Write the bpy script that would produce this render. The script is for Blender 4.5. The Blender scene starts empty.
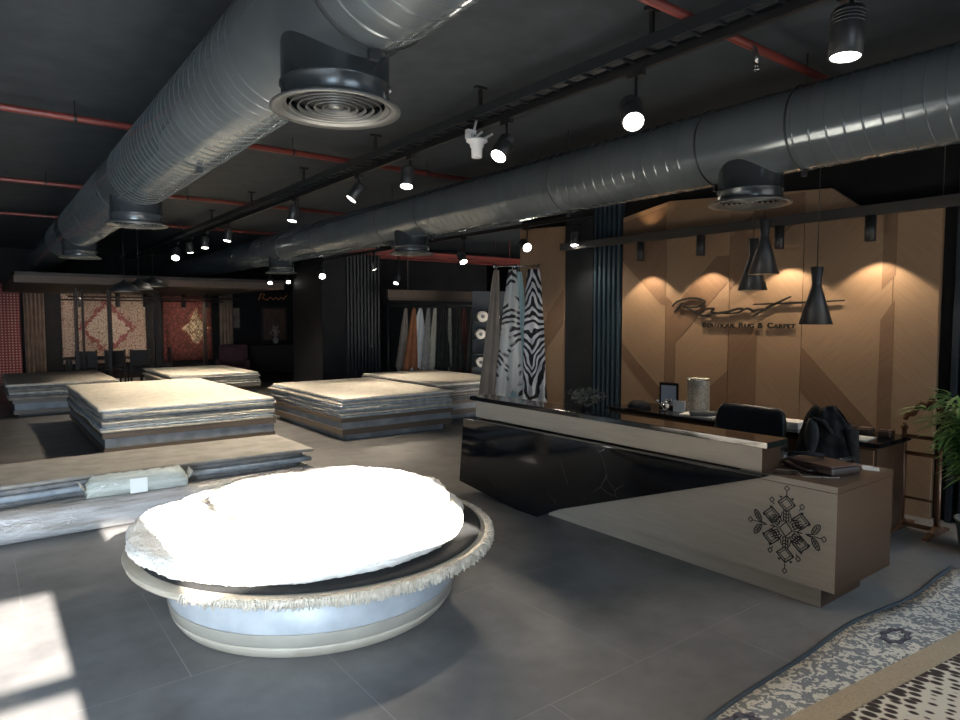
import bpy, bmesh, math, random
from mathutils import Vector, Matrix, noise
R = math.radians
PI = math.pi
random.seed(7)
S = bpy.context.scene
COL = S.collection

# ------------------------------------------------------------------ camera
cam_d = bpy.data.cameras.new('camera')
cam = bpy.data.objects.new('camera', cam_d); COL.objects.link(cam)
cam_d.sensor_width = 36; cam_d.lens = 661 / 960 * 36; cam_d.clip_end = 100
yaw, pitch = R(37.269), R(3.636)
cam.location = (0, 0, 1.7)
cam.rotation_euler = (PI / 2 - pitch, 0, -yaw)
S.camera = cam

# ------------------------------------------------------------------ world, sun, daylight, fill lights, exposure
W = bpy.data.worlds.new('world'); S.world = W; W.use_nodes = True
W.node_tree.nodes['Background'].inputs[0].default_value = (0.55, 0.72, 1.0, 1)
W.node_tree.nodes['Background'].inputs[1].default_value = 0.35
S.view_settings.view_transform = 'Standard'
S.view_settings.look = 'None'
S.view_settings.gamma = 1
S.view_settings.exposure = 0.0
S.view_settings.use_curve_mapping = False
sun_d = bpy.data.lights.new('sun', 'SUN'); sun_d.energy = 60; sun_d.angle = R(0.6); sun_d.color = (1, 0.95, 0.88)
sun = bpy.data.objects.new('sun', sun_d); COL.objects.link(sun); sun.location = (0, -6, 6); sun.rotation_euler = (R(69), 0, 0)

def area(name, loc, rot, sx, sy, e, c):
    d = bpy.data.lights.new(name, 'AREA'); d.shape = 'RECTANGLE'; d.size = sx; d.size_y = sy; d.energy = e; d.color = c
    o = bpy.data.objects.new(name, d); COL.objects.link(o); o.location = loc; o.rotation_euler = rot
    return o
dl = area('daylight_left_windows', (-1.75, -0.6, 1.3), (R(66), 0, R(-4)), 3.0, 2.0, 330, (0.68, 0.84, 1.0))
dl.data.spread = R(106)
area('transom_fill', (1.62, -0.72, 2.2), (R(90), 0, 0), 1.4, 0.7, 20, (0.68, 0.84, 1.0))  # added area light at the transom opening, a weak general fill
dr_ = area('right_window_fill', (4.9, -0.55, 1.8), (R(48), 0, 0), 3.0, 1.4, 20, (0.68, 0.84, 1.0))  # added area light, tilted down to brighten the near rugs
dr_.data.spread = R(100)

# ------------------------------------------------------------------ helpers
def tag(o, label=None, cat=None, group=None, kind=None):
    if label: o['label'] = label
    if cat: o['category'] = cat
    if group: o['group'] = group
    if kind: o['kind'] = kind
    return o

def thing(name, label, cat, loc=(0, 0, 0), rz=0, group=None):
    o = bpy.data.objects.new(name, None); COL.objects.link(o)
    o.empty_display_size = 0.05
    o.location = loc; o.rotation_euler = (0, 0, rz)
    return tag(o, label, cat, group)

def dup(o, parent=None, **kw):
    c = o.copy(); COL.objects.link(c)
    if parent: c.parent = parent
    for ch in list(o.children): dup(ch, c)
    for k, v in kw.items():
        if k in ('label', 'group'): c[k] = v
        else: setattr(c, k, v)
    return c

class MB:
    def __init__(s): s.bm = bmesh.new()
    def _mi(s, faces, mi):
        for f in faces: f.material_index = mi
    def box(s, x0, x1, y0, y1, z0, z1, mi=0, bev=0, M=None):
        v = [s.bm.verts.new((x, y, z)) for x in (x0, x1) for y in (y0, y1) for z in (z0, z1)]
        F = [(0, 1, 3, 2), (4, 6, 7, 5), (0, 4, 5, 1), (2, 3, 7, 6), (0, 2, 6, 4), (1, 5, 7, 3)]
        fs = [s.bm.faces.new([v[i] for i in f]) for f in F]
        s._mi(fs, mi)
        if bev:
            es = list({e for f in fs for e in f.edges})
            r = bmesh.ops.bevel(s.bm, geom=es, offset=bev, segments=2, affect='EDGES', profile=0.6)
            s._mi(r['faces'], mi)
            v = list({q for f in r['faces'] for q in f.verts} | {q for q in v if q.is_valid})
        if M is not None:
            for q in v: q.co = M @ q.co
        return s
    def grid(s, rows, closed_u=False, closed_v=False, mi=0, smooth=True):
        V = [[s.bm.verts.new(p) for p in r] for r in rows]
        n = len(V); m = len(V[0])
        for i in range(n if closed_u else n - 1):
            for j in range(m if closed_v else m - 1):
                a, b = V[i], V[(i + 1) % n]
                try:
                    f = s.bm.faces.new((a[j], a[(j + 1) % m], b[(j + 1) % m], b[j])); f.smooth = smooth; f.material_index = mi
                except ValueError: pass
        return V
    def cap(s, ring, mi=0, rev=False):
        try:
            f = s.bm.faces.new(ring[::-1] if rev else ring); f.material_index = mi
        except ValueError: pass
    def lathe(s, prof, c=(0, 0, 0), n=32, axis='Z', mi=0, M=None, smooth=True, caps=True):
        rows = []
        for r, h in prof:
            row = []
            for k in range(n):
                a = 2 * PI * k / n
                if axis == 'Z': p = Vector((r * math.cos(a), r * math.sin(a), h))
                elif axis == 'Y': p = Vector((r * math.sin(a), h, r * math.cos(a)))
                else: p = Vector((h, r * math.cos(a), r * math.sin(a)))
                if M is not None: p = M @ p
                row.append(p + Vector(c))
            rows.append(row)
        V = s.grid(rows, closed_v=True, mi=mi, smooth=smooth)
        if caps:
            if prof[0][0] > 1e-4: s.cap(V[0], mi, True)
            if prof[-1][0] > 1e-4: s.cap(V[-1], mi)
        return s
    def tube(s, pts, r, n=8, mi=0, caps=True):
        pts = [Vector(p) for p in pts]
        rows = []
        up = Vector((0, 0, 1))
        prev = None
        for i, p in enumerate(pts):
            t = (pts[min(i + 1, len(pts) - 1)] - pts[max(i - 1, 0)]).normalized()
            if prev is None:
                a = t.cross(up)
                if a.length < 0.05: a = t.cross(Vector((1, 0, 0)))
            else:
                a = prev - t * prev.dot(t)
            a.normalize(); prev = a
            b = t.cross(a)
            rr = r[i] if isinstance(r, (list, tuple)) else r
            rows.append([p + (a * math.cos(2 * PI * k / n) + b * math.sin(2 * PI * k / n)) * rr for k in range(n)])
        V = s.grid(rows, closed_v=True, mi=mi)
        if caps: s.cap(V[0], mi, True); s.cap(V[-1], mi)
        return s
    def prism(s, poly, x0, x1, axis='X', mi=0, M=None):
        def mk(p, h):
            v = Vector((h, p[0], p[1])) if axis == 'X' else (Vector((p[0], h, p[1])) if axis == 'Y' else Vector((p[0], p[1], h)))
            return M @ v if M is not None else v
        a = [s.bm.verts.new(mk(p, x0)) for p in poly]
        b = [s.bm.verts.new(mk(p, x1)) for p in poly]
        n = len(poly)
        fs = [s.bm.faces.new(a[::-1]), s.bm.faces.new(b)]
        for i in range(n): fs.append(s.bm.faces.new((a[i], a[(i + 1) % n], b[(i + 1) % n], b[i])))
        s._mi(fs, mi)
        return s
    def build(s, name, mats, parent=None, kind=None, loc=None, rot=None, smooth_angle=None):
        bmesh.ops.recalc_face_normals(s.bm, faces=s.bm.faces)
        me = bpy.data.meshes.new(name); s.bm.to_mesh(me); s.bm.free()
        for m in (mats if isinstance(mats, (list, tuple)) else [mats]): me.materials.append(m)
        o = bpy.data.objects.new(name, me); COL.objects.link(o)
        if parent: o.parent = parent
        if kind: o['kind'] = kind
        if loc: o.location = loc
        if rot: o.rotation_euler = rot
        return o

def aim(frm, to):
    "rotation whose -Z points from frm to to"
    return (Vector(to) - Vector(frm)).to_track_quat('-Z', 'Y')

# ------------------------------------------------------------------ materials
def nd(nt, t, **kw):
    n = nt.nodes.new(t)
    for k, v in kw.items(): setattr(n, k, v)
    return n
def base_mat(name, col, rough=0.5, metal=0, spec=0.5, emis=None, es=0):
    m = bpy.data.materials.new(name); m.use_nodes = True
    b = m.node_tree.nodes['Principled BSDF']
    b.inputs['Base Color'].default_value = (*col, 1); b.inputs['Roughness'].default_value = rough
    b.inputs['Metallic'].default_value = metal; b.inputs['Specular IOR Level'].default_value = spec
    if emis: b.inputs['Emission Color'].default_value = (*emis, 1); b.inputs['Emission Strength'].default_value = es
    return m, m.node_tree, b
def coords(nt, scale=(1, 1, 1), rot=(0, 0, 0), loc=(0, 0, 0)):
    tc = nd(nt, 'ShaderNodeTexCoord'); mp = nd(nt, 'ShaderNodeMapping')
    if any(rot) and any(q != 1 for q in scale): mp.vector_type = 'TEXTURE'; scale = tuple(1 / q for q in scale)   # rotate first, then stretch
    mp.inputs['Scale'].default_value = scale; mp.inputs['Rotation'].default_value = rot; mp.inputs['Location'].default_value = loc
    nt.links.new(tc.outputs['Object'], mp.inputs['Vector']); return mp.outputs[0]
def ramp(nt, fac, stops):
    r = nd(nt, 'ShaderNodeValToRGB'); e = r.color_ramp.elements
    while len(e) > 1: e.remove(e[-1])
    e[0].position = stops[0][0]; e[0].color = (*stops[0][1], 1)
    for p, c in stops[1:]:
        q = e.new(p); q.color = (*c, 1)
    nt.links.new(fac, r.inputs[0]); return r.outputs[0]
def bump(nt, b, h, strength=0.3, dist=0.01):
    n = nd(nt, 'ShaderNodeBump'); n.inputs['Strength'].default_value = strength; n.inputs['Distance'].default_value = dist
    nt.links.new(h, n.inputs['Height']); nt.links.new(n.outputs[0], b.inputs['Normal'])
def noisy(name, c1, c2, scale=8, rough=0.6, stretch=(1, 1, 1), rot=(0, 0, 0), detail=6, bmp=0, bdist=0.004, metal=0, spec=0.5, lo=0.35, hi=0.65):
    m, nt, b = base_mat(name, c1, rough, metal, spec)
    v = coords(nt, stretch, rot)
    n = nd(nt, 'ShaderNodeTexNoise'); n.inputs['Scale'].default_value = scale; n.inputs['Detail'].default_value = detail
    nt.links.new(v, n.inputs['Vector'])
    nt.links.new(ramp(nt, n.outputs['Fac'], [(lo, c1), (hi, c2)]), b.inputs['Base Color'])
    if bmp: bump(nt, b, n.outputs['Fac'], bmp, bdist)
    return m
def hexc(h):
    f = lambda x: ((x / 255 + 0.055) / 1.055) ** 2.4 if x > 10 else x / 255 / 12.92
    return tuple(f(int(h[i:i + 2], 16)) for i in (0, 2, 4))

def floor_mat():
    m, nt, b = base_mat('floor_tile', (0.1, 0.1, 0.1), 0.38)
    v = coords(nt)
    n = nd(nt, 'ShaderNodeTexNoise'); n.inputs['Scale'].default_value = 2.2; n.inputs['Detail'].default_value = 8; n.inputs['Roughness'].default_value = 0.62
    nt.links.new(v, n.inputs['Vector'])
    c = ramp(nt, n.outputs['Fac'], [(0.3, (0.105, 0.10, 0.098)), (0.7, (0.20, 0.192, 0.185))])
    bt = nd(nt, 'ShaderNodeTexBrick'); bt.offset = 0.5
    bt.inputs['Scale'].default_value = 1; bt.inputs['Brick Width'].default_value = 1.2; bt.inputs['Row Height'].default_value = 1.2
    bt.inputs['Mortar Size'].default_value = 0.003; bt.inputs['Mortar Smooth'].default_value = 0.1
    nt.links.new(coords(nt, loc=(0.45, 0.35, 0)), bt.inputs['Vector'])
    mx = nd(nt, 'ShaderNodeMix', data_type='RGBA')
    nt.links.new(bt.outputs['Fac'], mx.inputs[0]); nt.links.new(c, mx.inputs[6]); mx.inputs[7].default_value = (0.22, 0.21, 0.20, 1)
    nt.links.new(mx.outputs[2], b.inputs['Base Color'])
    n2 = nd(nt, 'ShaderNodeTexNoise'); n2.inputs['Scale'].default_value = 5; n2.inputs['Detail'].default_value = 6
    nt.links.new(v, n2.inputs['Vector'])
    mr = nd(nt, 'ShaderNodeMapRange'); mr.inputs[3].default_value = 0.3; mr.inputs[4].default_value = 0.5
    nt.links.new(n2.outputs['Fac'], mr.inputs[0]); nt.links.new(mr.outputs[0], b.inputs['Roughness'])
    return m
def wood(name, c1, c2, rot=(0, 0, 0), stretch=(1, 1, 14), scale=3, rough=0.5, pl=0):
    m, nt, b = base_mat(name, c1, rough)
    v = coords(nt, stretch, rot)
    n = nd(nt, 'ShaderNodeTexNoise'); n.inputs['Scale'].default_value = scale; n.inputs['Detail'].default_value = 7; n.inputs['Roughness'].default_value = 0.6
    nt.links.new(v, n.inputs['Vector'])
    nt.links.new(ramp(nt, n.outputs['Fac'], [(0.28, c1), (0.72, c2)]), b.inputs['Base Color'])
    return m
def marble():
    m, nt, b = base_mat('black_marble', (0.006, 0.007, 0.009), 0.07, 0, 0.6)
    v = coords(nt, (1, 1, 1), (0.5, 0.2, 0.3))
    n = nd(nt, 'ShaderNodeTexNoise'); n.inputs['Scale'].default_value = 1.6; n.inputs['Detail'].default_value = 3
    nt.links.new(v, n.inputs['Vector'])
    sub = nd(nt, 'ShaderNodeVectorMath', operation='MULTIPLY_ADD'); sub.inputs[1].default_value = (0.35, 0.35, 0.35)
    nt.links.new(n.outputs['Color'], sub.inputs[0]); nt.links.new(v, sub.inputs[2])
    vo = nd(nt, 'ShaderNodeTexVoronoi', feature='DISTANCE_TO_EDGE'); vo.inputs['Scale'].default_value = 2.4
    nt.links.new(sub.outputs[0], vo.inputs['Vector'])
    n2 = nd(nt, 'ShaderNodeTexNoise'); n2.inputs['Scale'].default_value = 3.4; nt.links.new(v, n2.inputs['Vector'])
    g = nd(nt, 'ShaderNodeMath', operation='GREATER_THAN'); g.inputs[1].default_value = 0.53; nt.links.new(n2.outputs['Fac'], g.inputs[0])
    r = nd(nt, 'ShaderNodeMapRange'); r.inputs[1].default_value = 0.0; r.inputs[2].default_value = 0.0035; r.inputs[3].default_value = 1; r.inputs[4].default_value = 0
    nt.links.new(vo.outputs[0], r.inputs[0])
    mu = nd(nt, 'ShaderNodeMath', operation='MULTIPLY'); nt.links.new(r.outputs[0], mu.inputs[0]); nt.links.new(g.outputs[0], mu.inputs[1])
    nt.links.new(ramp(nt, mu.outputs[0], [(0, (0.006, 0.007, 0.009)), (1, (0.11, 0.105, 0.10))]), b.inputs['Base Color'])
    return m
def stripes(name, c1, c2, scale, distort, rot=(0, 0, 0), detail=2, dscale=1.0, lo=0.45, hi=0.55, rough=0.8):
    m, nt, b = base_mat(name, c1, rough)
    v = coords(nt, (1, 1, 1), rot)
    w = nd(nt, 'ShaderNodeTexWave'); w.bands_direction = 'Z'
    w.inputs['Scale'].default_value = scale; w.inputs['Distortion'].default_value = distort; w.inputs['Detail'].default_value = detail; w.inputs['Detail Scale'].default_value = dscale
    nt.links.new(v, w.inputs['Vector'])
    nt.links.new(ramp(nt, w.outputs['Fac'], [(lo, c1), (hi, c2)]), b.inputs['Base Color'])
    return m

M = {}
M['floor'] = floor_mat()
M['ceiling'] = noisy('ceiling_paint', (0.032, 0.041, 0.050), (0.046, 0.057, 0.068), 5, 0.8, bmp=0.15)
M['dark'] = noisy('dark_wall_paint', (0.006, 0.006, 0.007), (0.010, 0.010, 0.011), 3, 0.7, spec=0.25)
M['black'] = base_mat('black_metal', (0.012, 0.012, 0.013), 0.45)[0]
M['blackpl'] = base_mat('black_powder_coat', (0.02, 0.021, 0.023), 0.4)[0]
M['duct'] = noisy('painted_duct_steel', (0.155, 0.182, 0.198), (0.185, 0.215, 0.232), 4, 0.15, metal=0.42, lo=0.3, hi=0.7, bmp=0.06, bdist=0.01)
M['duct_dark'] = base_mat('duct_collar_steel', (0.075, 0.085, 0.092), 0.25, 0.5)[0]
M['duct_seam'] = base_mat('duct_joint', (0.03, 0.034, 0.037), 0.4, 0.2)[0]
M['grille'] = base_mat('grille_grey', (0.15, 0.155, 0.15), 0.3, 0.4)[0]
M['redpipe'] = noisy('red_painted_pipe', (0.19, 0.036, 0.028), (0.14, 0.027, 0.022), 4, 0.45)
M['redbeam'] = noisy('red_brown_steel', (0.20, 0.03, 0.02), (0.12, 0.02, 0.015), 3, 0.6)
M['lens'] = base_mat('lamp_lens', (1, 1, 1), 0.3, emis=(1, 0.96, 0.88), es=14)[0]
M['lens_dim'] = base_mat('lamp_lens_soft', (1, 1, 1), 0.3, emis=(1, 0.9, 0.8), es=2.2)[0]
M['white'] = base_mat('white_plastic', (0.75, 0.76, 0.78), 0.4)[0]
M['chrome'] = base_mat('chrome', (0.6, 0.6, 0.6), 0.15, 1)[0]
WL = ((0.32, 0.205, 0.122), (0.38, 0.25, 0.155)); WD = ((0.20, 0.117, 0.068), (0.25, 0.15, 0.09))
M['wl_a'] = wood('light_oak_rising', *WL, rot=(R(45), 0, 0), rough=0.55)
M['wl_b'] = wood('light_oak_falling', *WL, rot=(R(-45), 0, 0), rough=0.55)
M['wd_a'] = wood('dark_oak_rising', *WD, rot=(R(45), 0, 0), rough=0.55)
M['wd_b'] = wood('dark_oak_falling', *WD, rot=(R(-45), 0, 0), rough=0.55)
M['navy'] = base_mat('navy_slat_paint', (0.035, 0.06, 0.085), 0.42)[0]
M['navy_dark'] = base_mat('dark_navy_board', (0.012, 0.020, 0.030), 0.5)[0]
M['slate_board'] = noisy('anthracite_board', (0.017, 0.021, 0.025), (0.026, 0.030, 0.034), 4, 0.5)
M['flute'] = base_mat('black_flute', (0.010, 0.011, 0.013), 0.5)[0]
M['desk_pale'] = wood('pale_oak_laminate', (0.42, 0.36, 0.285), (0.50, 0.43, 0.345), stretch=(1, 1, 12), scale=3, rough=0.42)
M['desk_brown'] = wood('brown_oak_laminate', (0.052, 0.027, 0.014), (0.072, 0.039, 0.021), stretch=(1, 1, 12), scale=3, rough=0.4)
M['desk_top'] = wood('brown_oak_top', (0.095, 0.056, 0.034), (0.125, 0.076, 0.048), stretch=(10, 1, 1), scale=3, rough=0.4)
M['marble'] = marble()
M['ink'] = base_mat('black_inlay', (0.015, 0.014, 0.013), 0.5)[0]
M['gloss'] = base_mat('black_gloss', (0.008, 0.009, 0.011), 0.08, 0, 0.6)[0]
M['leather'] = noisy('black_leather', (0.008, 0.011, 0.014), (0.014, 0.018, 0.022), 40, 0.38, bmp=0.2)
M['jacket'] = noisy('charcoal_cloth', (0.014, 0.0145, 0.0155), (0.026, 0.027, 0.029), 20, 0.95, bmp=0.3, spec=0.2)
M['jacket_lining'] = base_mat('grey_lining', (0.03, 0.035, 0.04), 0.6)[0]
M['bag'] = base_mat('brown_black_leather', (0.035, 0.022, 0.018), 0.35)[0]
M['paper'] = base_mat('paper', (0.75, 0.74, 0.70), 0.7)[0]
M['cream'] = noisy('cream_wool', (0.64, 0.58, 0.48), (0.76, 0.70, 0.60), 14, 0.95, bmp=0.4)
M['rug_a'] = noisy('grey_wool', (0.30, 0.29, 0.27), (0.42, 0.40, 0.36), 12, 0.95, bmp=0.4)
M['rug_b'] = noisy('beige_wool', (0.42, 0.37, 0.30), (0.56, 0.50, 0.42), 12, 0.95, bmp=0.4)
M['rug_c'] = noisy('dark_grey_wool', (0.13, 0.13, 0.13), (0.22, 0.21, 0.20), 12, 0.95, bmp=0.4)
M['rug_d'] = noisy('blue_grey_wool', (0.22, 0.25, 0.28), (0.34, 0.37, 0.40), 12, 0.95, bmp=0.4)
M['rug_e'] = noisy('taupe_wool', (0.20, 0.17, 0.14), (0.30, 0.26, 0.22), 6, 0.95, bmp=0.4)
M['rug_top'] = noisy('pale_taupe_wool', (0.20, 0.185, 0.165), (0.28, 0.26, 0.235), 5, 0.95, bmp=0.4)
M['plat_brown'] = wood('platform_brown', (0.085, 0.062, 0.045), (0.12, 0.09, 0.065), rough=0.45)
M['plat_blue'] = noisy('platform_grey_plaster', (0.14, 0.155, 0.175), (0.22, 0.24, 0.265), 6, 0.5)
M['plat_dark'] = base_mat('platform_recess', (0.02, 0.02, 0.02), 0.6)[0]
M['plaster'] = noisy('marbled_pale_laminate', (0.31, 0.325, 0.34), (0.41, 0.42, 0.43), 6, 0.35)
M['beige'] = noisy('beige_laminate', (0.36, 0.31, 0.24), (0.44, 0.385, 0.31), 5, 0.5)
M['beige_dk'] = noisy('grey_beige_laminate', (0.30, 0.27, 0.225), (0.36, 0.325, 0.27), 5, 0.4)
M['fur'] = noisy('white_long_pile', (0.80, 0.74, 0.66), (0.90, 0.86, 0.79), 60, 1.0, bmp=0.8, bdist=0.01)
M['fringe'] = noisy('cream_cotton_fringe', (0.48, 0.41, 0.32), (0.66, 0.59, 0.49), 30, 0.95)
M['black_rug'] = noisy('black_wool', (0.005, 0.0045, 0.004), (0.012, 0.011, 0.010), 30, 0.95)
M['plastic'] = base_mat('clear_plastic_film', (0.62, 0.63, 0.60), 0.18, 0, 0.6)[0]
M['brown_wood'] = wood('polished_walnut', (0.11, 0.045, 0.022), (0.17, 0.075, 0.038), stretch=(4, 4, 1), rough=0.25)
M['leaf'] = noisy('palm_leaf', (0.075, 0.16, 0.035), (0.15, 0.26, 0.07), 12, 0.5)
M['leaf_dark'] = noisy('grey_green_leaf', (0.05, 0.055, 0.045), (0.09, 0.095, 0.075), 20, 0.7)
M['pot'] = noisy('grey_pot', (0.13, 0.13, 0.125), (0.2, 0.2, 0.19), 8, 0.5)
M['soil'] = base_mat('soil', (0.03, 0.022, 0.016), 1)[0]
M['tin'] = noisy('hammered_silver', (0.35, 0.33, 0.28), (0.62, 0.60, 0.52), 45, 0.4, metal=0.5, bmp=0.6)
M['dark_wood'] = wood('dark_stained_wood', (0.012, 0.006, 0.004), (0.022, 0.012, 0.008), rough=0.6)
M['canopy'] = wood('brown_canopy_board', (0.05, 0.032, 0.022), (0.07, 0.045, 0.03), stretch=(8, 1, 1), rough=0.6)
M['curtain'] = noisy('brown_drape', (0.12, 0.085, 0.065), (0.17, 0.12, 0.09), 4, 0.9)
def zebra_mat(name, dark, light, freq, chev, nz, masked=False):
    m, nt, b = base_mat(name, light, 0.8)
    v = coords(nt); sp = nd(nt, 'ShaderNodeSeparateXYZ'); nt.links.new(v, sp.inputs[0])
    def mth(op, a, bb=None):
        q = nd(nt, 'ShaderNodeMath', operation=op); nt.links.new(a, q.inputs[0])
        if isinstance(bb, (int, float)): q.inputs[1].default_value = bb
        elif bb is not None: nt.links.new(bb, q.inputs[1])
        return q.outputs[0]
    n = nd(nt, 'ShaderNodeTexNoise'); n.inputs['Scale'].default_value = 3.2; n.inputs['Detail'].default_value = 1.5; nt.links.new(v, n.inputs['Vector'])
    ch = mth('MULTIPLY', mth('MULTIPLY', mth('SINE', mth('ADD', mth('MULTIPLY', sp.outputs[2], 3.0), 2.4)), chev), mth('ABSOLUTE', mth('ADD', sp.outputs[0], 0.02)))
    ph = mth('ADD', mth('ADD', mth('MULTIPLY', sp.outputs[2], freq), ch), mth('MULTIPLY', n.outputs['Fac'], nz))
    c = ramp(nt, mth('ADD', mth('MULTIPLY', mth('SINE', ph), 0.5), 0.5), [(0.44, dark), (0.54, light)])
    if masked:
        n2 = nd(nt, 'ShaderNodeTexNoise'); n2.inputs['Scale'].default_value = 2.6; nt.links.new(coords(nt, (1, 1, 0.8), loc=(0.2, 0, 0.35)), n2.inputs['Vector'])
        g = ramp(nt, n2.outputs['Fac'], [(0.47, (0, 0, 0)), (0.51, (1, 1, 1))])
        mx = nd(nt, 'ShaderNodeMix', data_type='RGBA'); nt.links.new(g, mx.inputs[0]); mx.inputs[6].default_value = (*light, 1); nt.links.new(c, mx.inputs[7]); c = mx.outputs[2]
    nt.links.new(c, b.inputs['Base Color'])
    return m
M['zebra'] = zebra_mat('zebra_print_black_white', (0.012, 0.012, 0.016), (0.70, 0.70, 0.73), 38, 95, 16)
M['zebra_soft'] = zebra_mat('zebra_printed_white_hide', (0.03, 0.02, 0.025), (0.60, 0.61, 0.59), 62, 60, 12, True)
M['hide_grey'] = noisy('taupe_hide', (0.20, 0.165, 0.135), (0.27, 0.225, 0.19), 3, 0.8)
M['hide_white'] = noisy('white_hide', (0.62, 0.63, 0.61), (0.72, 0.73, 0.71), 3, 0.85)
M['hide_teal'] = base_mat('pale_blue_backing', (0.40, 0.55, 0.57), 0.7)[0]
M['hide_rust'] = noisy('rust_hide', (0.24, 0.09, 0.035), (0.30, 0.12, 0.05), 4, 0.8)
M['hide_black'] = noisy('black_hide', (0.02, 0.022, 0.018), (0.04, 0.042, 0.035), 4, 0.8)
M['hide_wine'] = noisy('wine_hide', (0.07, 0.02, 0.016), (0.10, 0.03, 0.025), 4, 0.8)
M['orange_glow'] = base_mat('dim_orange_letters', (0.4, 0.15, 0.05), 0.5, emis=(1, 0.35, 0.1), es=0.03)[0]
M['tray'] = base_mat('cable_tray_black', (0.018, 0.022, 0.026), 0.35)[0]
M['cloth_orange'] = base_mat('orange_paper_bag', (0.55, 0.28, 0.10), 0.8)[0]
M['glass'] = base_mat('clear_glass', (0.9, 0.9, 0.9), 0.03)[0]
M['glass'].node_tree.nodes['Principled BSDF'].inputs['Transmission Weight'].default_value = 0.95
M['mirror'] = base_mat('dark_mirror', (0.10, 0.10, 0.10), 0.08, 0.9)[0]

def persian(name, ground, fig, accent, sc, cx, cz, w, h):
    "tall hung carpet with a centre medallion; object coords, X across, Z up"
    m, nt, b = base_mat(name, ground, 0.95)
    v = coords(nt)
    sx = nd(nt, 'ShaderNodeSeparateXYZ'); nt.links.new(v, sx.inputs[0])
    def math_(op, a, bb=None, val=None):
        n = nd(nt, 'ShaderNodeMath', operation=op)
        nt.links.new(a, n.inputs[0])
        if bb is not None: nt.links.new(bb, n.inputs[1])
        if val is not None: n.inputs[1].default_value = val
        return n.outputs[0]
    ax = math_('ABSOLUTE', math_('SUBTRACT', sx.outputs[0], val=cx)); az = math_('ABSOLUTE', math_('SUBTRACT', sx.outputs[2], val=cz))
    d = math_('ADD', math_('MULTIPLY', ax, val=1.0 / w), math_('MULTIPLY', az, val=1.0 / h))
    n = nd(nt, 'ShaderNodeTexNoise'); n.inputs['Scale'].default_value = sc; n.inputs['Detail'].default_value = 4; nt.links.new(v, n.inputs['Vector'])
    dd = math_('ADD', d, math_('MULTIPLY', math_('SUBTRACT', n.outputs['Fac'], val=0.5), val=0.55))
    r = ramp(nt, dd, [(0.0, fig), (0.50, fig), (0.54, accent), (0.64, accent), (0.68, ground), (1.0, ground)])
    nt.nodes[-1].color_ramp.interpolation = 'CONSTANT' if False else 'LINEAR'
    n2 = nd(nt, 'ShaderNodeTexVoronoi', feature='DISTANCE_TO_EDGE'); n2.inputs['Scale'].default_value = sc * 2.6; nt.links.new(v, n2.inputs['Vector'])
    k = ramp(nt, n2.outputs[0], [(0.03, (0.45, 0.38, 0.32)), (0.12, (1, 1, 1))])
    mx = nd(nt, 'ShaderNodeMix', data_type='RGBA', blend_type='MULTIPLY'); mx.inputs[0].default_value = 1
    nt.links.new(r, mx.inputs[6]); nt.links.new(k, mx.inputs[7]); nt.links.new(mx.outputs[2], b.inputs['Base Color'])
    return m

# ------------------------------------------------------------------ setting: shell
X0, X1, Y0, Y1, H = -3.6, 13.0, -0.8, 21.0, 3.5
mb = MB(); mb.box(X0, X1, Y0 - .2, Y1, -0.1, 0); mb.build('floor', M['floor'], kind='structure')
mb = MB(); mb.box(X0 - .1, X1 + .1, Y0 - .15, Y1 + .1, H, H + 0.1); mb.build('ceiling', M['ceiling'], kind='structure')
mb = MB(); mb.box(X0 - 0.1, X0, Y0, Y1, 0, H); mb.build('wall_left', M['dark'], kind='structure')
mb = MB(); mb.box(X0, X1, Y1, Y1 + 0.1, 0, H); mb.build('wall_back', M['dark'], kind='structure')
mb = MB(); mb.box(X1, X1 + 0.1, Y0, Y1, 0, H); mb.build('wall_alcove', M['dark'], kind='structure')
# right wall: ends at Y = 7.45 where the shop opens to the side
mb = MB(); mb.box(6.42, 6.6, Y0, 7.42, 0, H); mb.build('wall_right', M['dark'], kind='structure')
mb = MB()
y = Y0 + 0.02
while y < 2.0:
    mb.box(6.36, 6.42, y, y + 0.05, 0, H, bev=0.008); y += 0.09
mb.build('wall_right_fluting', M['navy_dark'], kind='structure')
# front wall with window openings (behind the camera)
mb = MB()
fw = lambda a, b, c, d: mb.box(a, b, Y0 - 0.12, Y0, c, d)
fw(X0, -3.3, 0, H); fw(-3.3, 0.3, 2.19, H); fw(-3.3, 0.3, 0, 0.12)
fw(0.3, 0.74, 0, H); fw(0.74, 2.36, 0, 1.92); fw(0.74, 2.36, 2.65, H); fw(2.36, 3.4, 0, H)
fw(3.4, 6.42, 2.75, H); fw(3.4, 6.42, 0, 0.3)
mb.build('wall_front', M['dark'], kind='structure')
mb = MB()
mb.box(-3.3, 0.3, Y0 - 0.09, Y0 - 0.03, 1.655, 1.71)
mb.box(-1.55, -1.49, Y0 - 0.09, Y0 - 0.03, 0.12, 1.655)
mb.build('window_1', M['black'], kind='structure')
mb = MB(); mb.box(4.85, 4.91, Y0 - 0.09, Y0 - 0.03, 0.3, 2.75); mb.build('window_2', M['black'], kind='structure')
mb = MB(); mb.box(3.0, 6.6, -6.5, Y0 - 0.15, 2.76, 2.86); mb.build('sun_block_canopy_1', M['black'], kind='structure')  # unseen canopy added outside to keep the sun off the right opening
mb = MB(); mb.box(X0 - 4, X1, -20, Y0 - 0.2, -0.14, -0.04); mb.build('ground_outside', base_mat('pavement', (0.05, 0.05, 0.05), 0.9)[0], kind='structure')

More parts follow.
